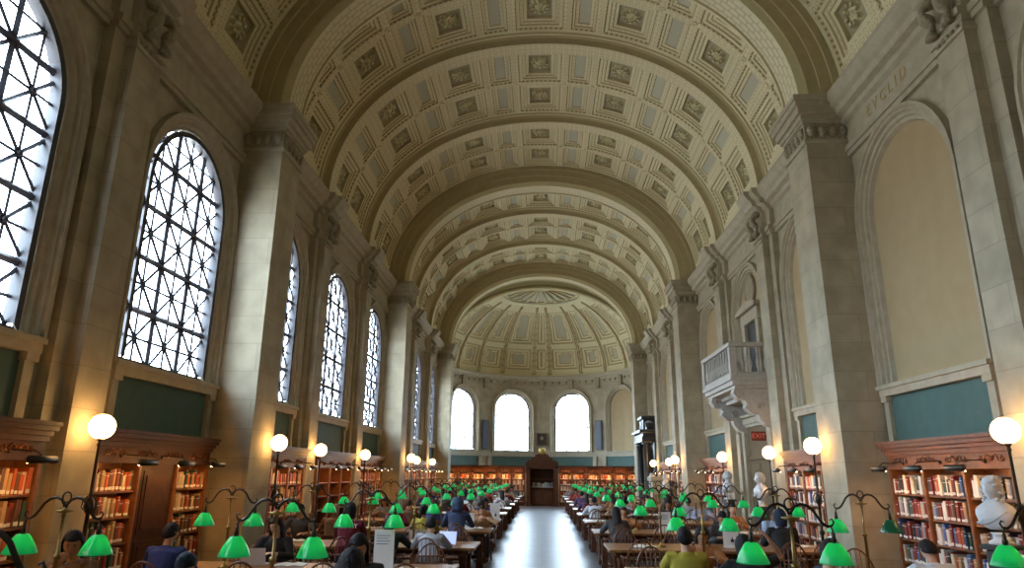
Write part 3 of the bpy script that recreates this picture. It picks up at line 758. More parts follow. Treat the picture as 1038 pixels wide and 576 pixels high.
# ================================================================== PEOPLE
SKINS = {'light': mat('skin_light', (.56, .33, .23), .5, spec=.35), 'tan': mat('skin_tan', (.42, .225, .13), .5, spec=.35), 'brown': mat('skin_brown', (.14, .065, .035), .45, spec=.4)}
HAIRS = {'black': mat('hair_black', (.012, .010, .012), .62, spec=.25, bump=.8, nscale=40), 'brown': mat('hair_brown', (.05, .024, .012), .62, spec=.25, bump=.8, nscale=40), 'blue black': mat('hair_blue_black', (.010, .022, .045), .62, spec=.25, bump=.8, nscale=40), 'fair': mat('hair_fair', (.30, .19, .09), .45, bump=.4, nscale=40), 'grey': mat('hair_grey', (.30, .29, .28), .5)}
def cloth(name, c): return mat('cloth_'+name.replace(' ', '_'), c, .85, bump=.35, nscale=18)
CL = {'navy blue': cloth('navy', (.018, .035, .16)), 'black': cloth('black', (.012, .012, .014)), 'maroon': cloth('maroon', (.13, .008, .02)), 'light grey': cloth('light_grey', (.36, .38, .43)),
      'mustard yellow': cloth('mustard', (.36, .30, .035)), 'pale blue': cloth('pale_blue', (.34, .42, .62)), 'dark grey': cloth('dark_grey', (.06, .06, .065)), 'tan': cloth('tan', (.40, .25, .13)),
      'brown': cloth('brown', (.16, .085, .04)), 'white': cloth('white', (.62, .64, .70)), 'dark blue': cloth('dark_blue', (.03, .05, .11)), 'denim': cloth('denim', (.04, .06, .11)),
      'orange brown': cloth('orange_brown', (.36, .15, .06)), 'grey': cloth('grey', (.17, .17, .18)), 'purple': cloth('purple', (.10, .05, .13)), 'red': cloth('red', (.35, .03, .03))}
SHOE = mat('shoe_leather', (.03, .025, .022), .5)
EYE = mat('eye_dark', (.02, .015, .012), .3); LIP = mat('lip', (.36, .13, .11), .5)
def mesh_from_mb(m): return m
def V(*a): return Vector(a)
def head_shape(mb, M_, mi=0, nu=26, nv=20):
    """face towards local +Y; height about .235 m, centre at origin"""
    vs = []
    for j in range(nv+1):
        ph = -PI/2+PI*j/nv
        for i in range(nu):
            th = 2*PI*i/nu
            x, y, z = math.cos(ph)*math.sin(th), math.cos(ph)*math.cos(th), math.sin(ph)
            X, Y, Z = x*.080, y*.097-.004, z*.117
            if z < 0:                        # jaw narrows, chin forward
                k = 1+.38*z*abs(z); X *= k; Y *= (1+.20*z) if y > 0 else (1+.55*z); Y += .010*(-z)*(1 if y > 0 else 0)
            f = max(0, y)
            def g(x0, z0, sx, sz): return math.exp(-((X-x0)/sx)**2-((Z-z0)/sz)**2)*f
            Y += .024*g(0, -.018, .013, .022)+.010*g(0, .008, .010, .02)          # nose
            Y -= .011*(g(.032, .012, .017, .012)+g(-.032, .012, .017, .012))        # eye sockets
            Y += .005*(g(.03, .033, .025, .010)+g(-.03, .033, .025, .010))          # brows
            Y += .006*(g(0, -.058, .02, .006)+g(0, -.048, .018, .005))-.004*g(0, -.053, .02, .003)   # lips
            Y += .008*g(0, -.092, .02, .014)                                      # chin
            vs.append(M_ @ V(X, Y, Z))
    fs = [(j*nu+i, j*nu+(i+1) % nu, (j+1)*nu+(i+1) % nu, (j+1)*nu+i) for j in range(nv) for i in range(nu)]
    mb.add(vs, fs, mi, True)
    for s_ in (-1, 1):                       # ears
        c = [M_ @ V(s_*(.074+.010*math.sin(q)), -.012-.014*math.sin(q*.5), -.024+.052*q/PI) for q in (0, .6, 1.2, 1.8, 2.4, PI)]
        mb.tube(c, [.007, .010, .012, .013, .011, .006], 6, mi)
def face_parts(M_, body):
    for s_ in (-1, 1):
        e = MB(); e.sphere(M_ @ V(s_*.031, .080, .011), .0085, 8, 6, 0, 1.4, .7, .75); e.build('eye', EYE, body)
        e = MB(); e.tube([M_ @ V(s_*.018, .0915, .034), M_ @ V(s_*.034, .0885, .038), M_ @ V(s_*.048, .078, .033)], [.0025, .0035, .002], 5); e.build('eyebrow', EYE, body)
    e = MB(); e.tube([M_ @ V(-.022, .088, -.054), M_ @ V(0, .0965, -.0525), M_ @ V(.022, .088, -.054)], [.002, .0045, .002], 6); e.build('lips', LIP, body)
def hair_shape(mb, M_, style, mi=0, nu=26, nv=16):
    vs = []; off = .014 if style in ('short', 'crop') else .022
    for j in range(nv+1):
        for i in range(nu):
            th = 2*PI*i/nu; y0 = math.cos(th)
            # lower limit of the hair by direction: forehead high, nape low
            lim = .50 if y0 > .55 else (.50-(0.55-y0)*1.15 if y0 > -.2 else -.36-(-.2-y0)*.35)
            if style in ('long', 'bob', 'tail') and y0 < .55: lim = .50-(.55-y0)*1.6
            lim = max(lim, -.75); ph0 = math.asin(lim); ph = ph0+(PI/2-ph0)*j/nv
            o = off + ((.004*math.sin(5*th+3*j)+.003*math.sin(11*th+2*j)) if style != 'crop' else .0015*math.sin(9*th+4*j))
            x, y, z = math.cos(ph)*math.sin(th), math.cos(ph)*math.cos(th), math.sin(ph)
            sc = .35 if j == 0 else 1
            vs.append(M_ @ V(x*(.080+o*sc), y*(.098+o*sc)-.006, z*(.118+o*sc)))
    mb.add(vs, [(j*nu+i, j*nu+(i+1) % nu, (j+1)*nu+(i+1) % nu, (j+1)*nu+i) for j in range(nv) for i in range(nu)], mi, True)
    if style in ('long', 'bob'):
        L = .34 if style == 'long' else .17
        n = 18; rows = 7; vs = []
        for j in range(rows+1):
            q = j/rows
            for side in (0, 1):
                for i in range(n+1):
                    th = PI*.40+(2*PI-PI*.80)*i/n; r = (.100 if side == 0 else .078)*(1+.10*math.sin(q*PI)-.18*q)
                    vs.append(M_ @ V(r*math.sin(th)*.98, r*math.cos(th)*1.12-.012-.02*q, .03-L*q+.006*math.sin(7*th)*q))
        w_ = n+1; fs = []
        for j in range(rows):
            for side in (0, 1):
                for i in range(n): a = (j*2+side)*w_+i; b = a+2*w_; fs.append((a, a+1, b+1, b))
        a = rows*2*w_
        fs += [(a+i, a+i+1, a+w_+i+1, a+w_+i) for i in range(n)]
        fs += [(j*2*w_+e, (j*2+1)*w_+e, ((j+1)*2+1)*w_+e, (j+1)*2*w_+e) for j in range(rows) for e in (0, n)]
        mb.add(vs, fs, mi, True)
    if style == 'tail':
        mb.tube([M_ @ V(0, -.10, .05), M_ @ V(0, -.145, .03), M_ @ V(0, -.155, -.05), M_ @ V(0, -.14, -.14), M_ @ V(0, -.135, -.2)], [.022, .034, .036, .028, .008], 8, mi)
def ik(a, b, l1, l2, hint):
    d = b-a; D = min(d.length, (l1+l2)*.985); d.normalize(); b = a+d*D
    x = (l1*l1-l2*l2+D*D)/(2*D); h = math.sqrt(max(0, l1*l1-x*x)); n = (hint-d*hint.dot(d)).normalized()
    return a+d*x+n*h, b
def hand(mb, wrist, fdir, palm_n, s_, curl=.5, mi=0):
    """palm and five fingers; fdir finger direction, palm_n direction the palm faces"""
    f = fdir.normalized(); n = (palm_n-f*palm_n.dot(f)).normalized(); side = f.cross(n)*s_
    vs = []; N = 10
    for q, wv, tv in ((-.02, .027, .021), (.0, .029, .020), (.03, .038, .018), (.065, .042, .016), (.092, .041, .014), (.098, .036, .009)):
        for i in range(N): a = 2*PI*i/N; vs.append(wrist+f*q+side*(wv*math.cos(a))-n*(tv*math.sin(a)))
    mb.add(vs, [(k*N+i, k*N+(i+1) % N, (k+1)*N+(i+1) % N, (k+1)*N+i) for k in range(5) for i in range(N)] + [tuple(5*N+i for i in range(N)), tuple(range(N-1, -1, -1))], mi, True)
    for i, (o, L) in enumerate(((.031, .068), (.0105, .078), (-.0105, .073), (-.031, .058))):
        p = wrist+f*.085+side*o; d = f+side*(o*1.2); pts = [p]; ang = curl*.35
        for seg in (.42, .33, .25):
            d2 = (d*math.cos(ang)+n*math.sin(ang)).normalized(); pts.append(pts[-1]+d2*L*seg+d2*.003); ang += curl*(.75 if seg > .4 else .5)
        mb.tube(pts, [.0098, .0092, .0085, .0065], 7, mi)
    p = wrist+f*.03+side*.030; t1 = (f*.55+side*.75+n*.25).normalized(); t2 = (f*.85+side*.35+n*.35*(1+curl)).normalized()
    mb.tube([p-f*.01-side*.008, p+t1*.032, p+t1*.032+t2*.03, p+t1*.032+t2*.052], [.014, .0125, .0105, .008], 7, mi)
def remesh(me, vox, smooth=2):
    o = bpy.data.objects.new('temporary', me); COL.objects.link(o)
    r = o.modifiers.new('r', 'REMESH'); r.mode = 'VOXEL'; r.voxel_size = vox; r.use_smooth_shade = True
    if smooth: q = o.modifiers.new('s', 'SMOOTH'); q.factor = .5; q.iterations = smooth
    bpy.context.view_layer.update()
    m2 = bpy.data.meshes.new_from_object(o.evaluated_get(bpy.context.evaluated_depsgraph_get()))
    bpy.data.objects.remove(o); m2.materials.clear(); return m2
def loft(mb, rings, mi=0, n=16):
    """rings: (centre, axis dir, side dir, half width, half depth)"""
    vs = []
    for c, w_, d_, a, b in rings:
        for i in range(n):
            t = 2*PI*i/n; cx, sx = math.cos(t), math.sin(t)
            vs.append(c+w_*(a*math.copysign(abs(cx)**.85, cx))+d_*(b*math.copysign(abs(sx)**.85, sx)))
    k = len(rings)
    mb.add(vs, [(j*n+i, j*n+(i+1) % n, (j+1)*n+(i+1) % n, (j+1)*n+i) for j in range(k-1) for i in range(n)] + [tuple(range(n-1,-1,-1)), tuple((k-1)*n+i for i in range(n))], mi, True)
def person(loc, rz, shirt='black', skin='light', hair='black', style='short', lean=.10, head=(0, 0, 0), hands=None, label='', lo=False, sleeve='long', scale=1.0, group=None, hood=False, lift=0, curl=.5):
    """seated figure, local origin on the floor under the hips, looking along +Y; head=(pitch down, yaw, roll)"""
    hands = hands or [(.14, .50, .875), (.14, .50, .875)]
    hip = V(0, 0, .60+max(0, lift)); ch = V(0, .02+lean*.75, .86+lift-lean*.10); nb = V(0, .02+lean*1.15, 1.06+lift-lean*.2)
    hc = nb+V(0, .035+.05*head[0], .165-.03*head[0])
    HM = Matrix.Translation(hc) @ Euler((-head[0], head[2], head[1]), 'XYZ').to_matrix().to_4x4()
    X = V(1, 0, 0); Y = V(0, 1, 0)
    upd = (nb-hip).normalized(); fwd = upd.cross(X)*-1
    sh = {s_: nb+V(s_*.185, -.005, -.045) for s_ in (-1, 1)}
    arms = {}
    for s_, h in zip((-1, 1), hands):
        tgt = V(s_*abs(h[0]) if len(h) < 4 else h[0], h[1], h[2]+(lift if h[2] > .95 else .005)); hint = V(s_*.62, -.25, -.5+max(0, -lift)*6) if tgt.z < 1.0 else V(s_*.6, .2, -.8)
        arms[s_] = ik(sh[s_], tgt, .285, .255, hint)
    tor = [(hip+V(0, 0, -.05-.5*max(0, lift)), .15, .10), (hip+V(0, -.01, .03), .165, .115), (hip.lerp(ch, .5), .145, .105), (ch, .165, .115), (ch.lerp(nb, .55), .175, .105), (nb+V(0, 0, -.045), .125, .075), (nb+V(0, 0, -.01), .065, .06)]
    b = MB()
    loft(b, [(c, X, fwd, a*.95, d*.95) for c, a, d in tor])
    nk = nb.lerp(hc, .75)
    b.tube([nb+V(0, -.01, -.07), nb+V(0, 0, .01), nb.lerp(hc, .45)+V(0, -.012, 0), hc+V(0, -.018, -.02)], [.072, .056, .052, .055], 12)
    head_shape(b, HM)
    for s_ in (-1, 1):
        el, wr = arms[s_]
        b.tube([sh[s_]+V(-s_*.05, 0, 0), sh[s_], sh[s_].lerp(el, .5), el, el.lerp(wr, .4), wr], [.045, .048, .043, .036, .036, .026], 10)
        fd = (wr-el).normalized(); raised = wr.z > 1.0+lift
        if lo: b.tube([wr, wr+fd*.09, wr+fd*.15], [.026, .038, .02], 7)
        else: hand(b, wr, fd, V(0, 0, -1) if not raised else (hc-wr).normalized(), -s_, curl)
        hp = V(s_*.09, 0, .55+max(0, lift)*.3); kn = V(s_*.13, .43, .52); an = V(s_*.13, .29, .10)
        b.tube([hp, hp.lerp(kn, .5), kn, kn.lerp(an, .35), an], [.075, .065, .052, .05, .035], 10)
        b.tube([an+V(0, -.04, -.05), an+V(0, .05, -.06), an+V(0, .13, -.075)], [.035, .036, .025], 8)
    me = remesh(b.mesh('person', []), .013 if lo else .0068, 1 if lo else 2)
    me.materials.append(SKINS[skin])
    body = bpy.data.objects.new('person', me); COL.objects.link(body); body.location = loc; body.rotation_euler = (0, 0, rz); body.scale = (scale,)*3
    tag(body, label, 'person', group)
    if not lo: face_parts(HM, body)
    c = MB()
    loft(c, [(p, X, fwd, a+.018, d+.02) for p, a, d in tor[:-1]] + [(nb+V(0, 0, .005), X, fwd, .074, .070)])
    for s_ in (-1, 1):
        el, wr = arms[s_]; e2 = el.lerp(wr, .88)
        if sleeve == 'long': c.tube([sh[s_]+V(-s_*.07, 0, .0), sh[s_], sh[s_].lerp(el, .5), el, el.lerp(wr, .5), e2], [.062, .070, .062, .055, .048, .038], 12)
        else: c.tube([sh[s_]+V(-s_*.07, 0, .0), sh[s_], sh[s_].lerp(el, .5), sh[s_].lerp(el, .75)], [.062, .070, .066, .062], 12)
    if hood: c.tube([hc+V(0, .045, .02), hc+V(0, -.01, .02), hc+V(0, -.07, -.02), nb+V(0, -.07, .02)], [.108, .125, .115, .11], 14)
    m2 = remesh(c.mesh('shirt', []), .02 if lo else .0115, 3); m2.materials.append(CL[shirt] if isinstance(shirt, str) else shirt)
    so = bpy.data.objects.new('shirt', m2); COL.objects.link(so); so.parent = body
    c = MB()
    for s_ in (-1, 1):
        hp = V(s_*.085, -.0, .572+max(0, lift)*.3); kn = V(s_*.13, .44, .525); an = V(s_*.13, .29, .09)
        c.tube([hp+V(-s_*.02, -.03, .0), hp, hp.lerp(kn, .5), kn, kn.lerp(an, .3), an], [.10, .10, .082, .068, .064, .055], 10)
    m3 = remesh(c.mesh('trousers', []), .02, 2); m3.materials.append(CL['denim'] if random.random() < .5 else CL['black'])
    o = bpy.data.objects.new('trousers', m3); COL.objects.link(o); o.parent = body
    c = MB()
    for s_ in (-1, 1):
        an = V(s_*.13, .29, .10); c.tube([an+V(0, -.06, -.06), an+V(0, .03, -.055), an+V(0, .15, -.068), an+V(0, .18, -.07)], [.038, .042, .034, .015], 8)
    c.build('shoes', SHOE, body)
    if not hood:
        hm = MB(); hair_shape(hm, HM, style); hm.build('hair', HAIRS[hair], body)
    return body, HM
# name, side, row, facing (+1 looks away from viewer), x, head height offset, options
def put(sg_x, k, facing, lift, label, **kw):
    y = RX(k)-facing*1.0; TAKEN.append((k, 1 if sg_x > 0 else -1, facing, sg_x, kw.get('turn', 0)))
    return person((sg_x, y, 0), (0 if facing > 0 else PI)+kw.pop('turn', 0), lift=lift, label=label, **kw)
TAKEN = []
put(-4.64, 1, 1, .06, 'person in navy blue sweater seen from behind before left bookcase door', shirt='navy blue', lean=.16, head=(.25, -.25, 0), scale=1.0)
put(-4.70, 0, -1, .08, 'person in brown top with black hair beside left foreground lamp shade', shirt='brown', skin='tan', hair='black', style='bob', lean=.06, head=(.35, .5, 0), hands=[(.16, .42, .865), (.02, .33, 1.02)])
put(-3.40, 0, -1, -.02, 'person bowed forward, glossy black hair, in front of navy sweater person', shirt='black', hair='blue black', style='short', lean=.22, head=(1.05, 0, 0))
b_, _ = put(-3.90, 1, -1, .03, 'person in black coat with dark hair facing viewer behind open laptop', shirt='black', hair='black', style='long', lean=.10, head=(.3, -.35, .1))
put(-4.72, 2, -1, .09, 'person in grey short sleeves writing near the left wall', shirt='dark grey', skin='tan', lean=.12, head=(.45, .5, 0), sleeve='short', hands=[(.2, .45, .865), (.18, .5, .865)])
mb_, _ = put(-3.27, 2, 1, .16, 'person in maroon shirt with white lettering across the back', shirt='maroon', hair='black', style='bob', lean=.08)
me = text_mesh('lettering', 'HILLARY', .10, .002); me.materials.clear(); me.materials.append(mat('white_print', (.75, .72, .72), .8))
o = bpy.data.objects.new('shirt_lettering', me); COL.objects.link(o); o.parent = mb_; o.location = (0, -.075, 1.13); o.rotation_euler = (PI/2-.12, 0, 0)
put(-1.77, 0, -1, .11, 'person with long black hair, face low, behind white notice sign', shirt='black', skin='tan', style='long', lean=.14, head=(.45, .15, 0))
put(-1.41, 0, 1, .12, 'person with long black hair seen from behind at lower left centre', shirt='black', style='long', lean=.10, head=(.2, 0, 0))
put(-1.88, 2, 1, -.04, 'person in light grey shirt in hooped chair working at a laptop', shirt='light grey', style='crop', lean=.10, head=(.15, .05, 0), hands=[(.10, .42, .86), (.10, .42, .86)])
put(-2.60, 2, 1, -.03, 'person in black jacket seen from behind, left of the light grey shirt', shirt='black', style='bob', hair='black', lean=.16, head=(.2, 0, 0))
put(-1.84, 3, 1, .08, 'person in dark blue hooded jacket seen from behind at fifth left table', shirt='dark blue', lean=.14, hood=True, scale=1.06)
put(-1.42, 3, -1, -.04, 'person in tan jacket facing viewer with raised hands near aisle', shirt='tan', skin='light', hair='brown', lean=.20, head=(.3, .1, 0), hands=[(.13, .36, 1.0), (.12, .40, .98)])
put(1.71, 1, 1, .06, 'person in mustard yellow shirt seen from behind, right of the aisle', shirt='mustard yellow', style='crop', lean=.05, head=(0, -.05, 0), sleeve='short')
put(2.42, 1, 1, -.02, 'person in black top with one hand raised beside the head', shirt='black', skin='tan', style='bob', lean=.10, head=(.1, 0, 0), sleeve='short', hands=[(.15, .42, .865), (.30, .16, 1.28)])
put(2.28, 1, -1, -.01, 'person with black hair and orange lit face behind yellow shirt person', shirt='orange brown', skin='tan', style='bob', lean=.16, head=(.55, .1, 0))
put(1.95, 3, -1, -.05, 'person in orange brown top facing viewer near aisle, fifth right table', shirt='orange brown', skin='tan', hair='brown', lean=.14, head=(.3, 0, 0))
put(4.45, 2, -1, .07, 'person in pale blue shirt facing viewer beside the right wall', shirt='pale blue', skin='brown', style='crop', lean=.08, head=(.2, .2, 0), sleeve='short', hands=[(.12, .42, .87), (.05, .40, .88)], scale=1.04)
hp_, HM_ = put(2.72, 0, -1, .07, 'person wearing white headphones, turned sideways, at lower right', shirt='denim', skin='light', hair='black', style='crop', lean=.05, head=(.2, .2, 0), turn=1.75)
m = MB(); P = [HM_ @ V(.088*math.cos(a), -.01, .015+.122*math.sin(a)) for a in [PI*i/12 for i in range(13)]]; m.tube(P, .011, 8)
for s_ in (-1, 1): m.lathe([(.001, -.013), (.03, -.013), (.036, 0), (.03, .013), (.001, .013)], 14, tuple(HM_ @ V(s_*.090, -.01, -.01)), axis='x')
hh = m.build('headphones', mat('white_plastic', (.7, .7, .72), .35)); hh.location = hp_.location; hh.rotation_euler = hp_.rotation_euler; tag(hh, 'white over-ear headphones worn by person at lower right', 'headphones')
put(4.60, 1, 1, -.03, 'person in white shirt leaning forward before the right near bookcase', shirt='white', style='crop', lean=.14, head=(.5, 0, 0))
put(3.42, 2, -1, .04, 'person with short black hair in dark grey, behind sign, right side', shirt='dark grey', skin='tan', lean=.16, head=(.6, 0, 0))
put(3.98, 2, 1, .12, 'person with blue black hair seen from behind left of pale blue shirt', shirt='black', hair='blue black', style='bob', lean=.10, head=(0, .2, 0))
# ---- readers further down the hall
protos = []
for i, (sk, hr, st, le, hd, hs) in enumerate([('light', 'brown', 'short', .12, (.35, 0, 0), None), ('tan', 'black', 'long', .14, (.45, .1, 0), None), ('light', 'black', 'crop', .06, (.1, -.1, 0), [(.1, .4, .865), (.1, .4, .865)]),
        ('light', 'fair', 'bob', .13, (.5, 0, .1), None), ('brown', 'black', 'crop', .10, (.3, .2, 0), [(.2, .45, .865), (.05, .25, 1.05)]), ('tan', 'black', 'tail', .10, (.3, -.2, 0), None)]):
    b_, _ = person((0, 0, 0), 0, 'grey', sk, hr, st, le, hd, hs, '', lo=True); freeze(b_); protos.append((b_, hr, st))
rp = random.Random(21); names = [n for n in CL if n not in ('denim',)]; usedp = set(); GREETED = 0
for k in range(3, NROW):
    for sg in (-1, 1):
        for f in (1, -1):
            for j in range(4):
                x = sg*CHX[j]
                if any(t[0] == k and t[1] == sg and t[2] == f and abs(t[3]-x) < .7 for t in TAKEN): continue
                if rp.random() > .42: continue
                pi_ = rp.randrange(6)
                pb, hr, st = protos[pi_]
                o = pb if pi_ not in usedp else dup(pb)
                usedp.add(pi_); TAKEN.append((k, sg, f, x))
                o.location = (x, RX(k)-f*1.0, 0); o.rotation_euler = (0, 0, (0 if f > 0 else PI)+rp.uniform(-.15, .15))
                col = rp.choice(names)
                for c in COL.objects[-14:] if o is not pb else KIDS[pb.name]:
                    if c.parent is o and c.name.split('.')[0] == 'shirt':
                        c.material_slots[0].link = 'OBJECT'; c.material_slots[0].material = CL[col]
                o['label'] = 'person in %s top, %s seat from aisle, %s side of %s table %s' % (col, ORD[j+1], 'near' if f > 0 else 'far', rown(k), SIDE[sg])
                o['category'] = 'person'; o['group'] = 'readers seated down the hall'
for i, (pb, hr, st) in enumerate(protos):
    if i not in usedp: bpy.data.objects.remove(pb)
# ---- chairs at every seat
for k in ROWS:
    for sg in (-1, 1):
        for f in (1, -1):
            if k == -1 and f == 1: continue
            for j in range(4):
                p = cs if k >= 4 else cp
                o = p if p.name not in usedc else dup(p)
                usedc.add(p.name); x = sg*CHX[j]; y = RX(k)-f*rc.uniform(.80, .92); rz = (0 if f > 0 else PI)+rc.uniform(-.12, .12)
                t = [q for q in TAKEN if q[0] == k and q[1] == sg and q[2] == f and abs(q[3]-x) < .5]
                if t: x = min(t, key=lambda q: abs(q[3]-x))[3]; q_ = min(t, key=lambda q: abs(q[3]-x)); y = RX(k)-f*1.0; rz = (0 if f > 0 else PI)+(q_[4] if len(q_) > 4 else 0)
                o.location = (x, y, 0); o.rotation_euler = (0, 0, rz)
                o['label'] = 'wooden windsor chair, %s from aisle, %s side of %s table %s' % (ORD[j+1], 'near' if f > 0 else 'far', rown(k), SIDE[sg])
                o['category'] = 'chair'; o['group'] = 'hoop backed chairs along the tables'
# ---- globe lamps on posts
def globe_proto():
    t = empty('globe_lamp')
    m = MB(); m.lathe([(.17, 0), (.17, .05), (.12, .09), (.05, .14), (.035, .2)], 14); m.build('base', IRON, t)
    m = MB(); m.lathe([(.03, .18), (.026, .9), (.05, .93), (.05, .97), (.026, 1.0), (.024, 1.45), (.055, 1.5), (.065, 1.55), (.05, 1.62), (.03, 1.66), (.022, 1.7), (.018, 2.3), (.03, 2.33), (.018, 2.36), (.045, 2.40), (.06, 2.43)], 10)
    for i in range(4):
        a = PI/2*i; m.tube([(.03*math.cos(a), .03*math.sin(a), 1.68), (.09*math.cos(a), .09*math.sin(a), 1.62), (.10*math.cos(a), .10*math.sin(a), 1.54), (.06*math.cos(a), .06*math.sin(a), 1.50)], .010, 5)
    m.build('pole', IRON, t)
    m = MB(); m.sphere((0, 0, 2.565), .165, 20, 12); m.build('globe', GLOBE, t); freeze(t); return t
gp = globe_proto(); first = True; PB1, PB2 = 5.36, 5.30
for sg in (-1, 1):
    for x, y, near in ((5.85, 4.3, 'next to the closest tables'), (5.88, 9.02, 'nearest the viewer'), (PB1, 14.0, 'beside the first big pier'), (5.92, 18.45, 'first pilaster past first big pier'), (5.92, 23.2, 'second pilaster past first big pier'),
                       (PB2, 28.2, 'beside the second big pier'), (5.92, 32.9, 'at the third last pilaster'), (5.92, 37.6, 'at the furthest pilaster')):
        o = gp if first else dup(gp); first = False; o.location = ((sg*x if x > 0 else sg*-x), y, 0)
        o['label'] = 'lit globe lamp on dark post, %s wall, %s' % (SIDE[sg], near); o['category'] = 'lamp'; o['group'] = 'globe lamps along the walls'
# ================================================================== BOOKCASES
BCOL = {'dark red': (.17, .018, .012), 'orange red': (.38, .07, .015), 'tan': (.36, .22, .10), 'brown': (.10, .045, .02), 'dark green': (.025, .07, .045), 'navy': (.015, .03, .10), 'white': (.60, .58, .54), 'mid blue': (.05, .12, .30), 'grey': (.24, .24, .24), 'black': (.02, .02, .022), 'cream': (.50, .42, .28)}
BM = {n: mat('book_'+n.replace(' ', '_'), c, .55) for n, c in BCOL.items()}
LABELM = mat('spine_label', (.62, .60, .55), .7)
def book_mesh(col):
    """unit book: width 1 (x), depth 1 (y, spine at -1), height 1"""
    m = MB(); n = 6; w_ = .5; sp_ = []
    for i in range(n+1): a = PI*i/n; sp_.append((-w_*math.cos(a), -.96-.06*math.sin(a)))
    for (x, y) in []: pass
    prof = [(-.5, 0)] + sp_ + [(.5, 0)]
    k = len(prof); vs = [(x, y, 0) for x, y in prof]+[(x, y, 1) for x, y in prof]
    m.add(vs, [(i, i+1, k+i+1, k+i) for i in range(k-1)] + [tuple(range(k-1, -1, -1)), (0, k-1, 2*k-1, k)], 0)
    m.add([(x, y, .985) for x, y in prof], [tuple(range(k))], 0)
    m.add([(-.42, -.92, .99), (.42, -.92, .99), (.42, -.02, .99), (-.42, -.02, .99)], [(0, 1, 2, 3)], 1)
    for z0, z1 in ((.06, .20),):
        m.add([(x*1.01, y*1.008-.002, z) for z in (z0, z1) for x, y in sp_], [(i, i+1, n+2+i, n+1+i) for i in range(n)], 1)
    m.add([(x*1.01, y*1.008-.002, z) for z in (.80, .83) for x, y in sp_], [(i, i+1, n+2+i, n+1+i) for i in range(n)], 1)
    return m.mesh('book', [BM[col], LABELM])
BMESH = {c: book_mesh(c) for c in BCOL}
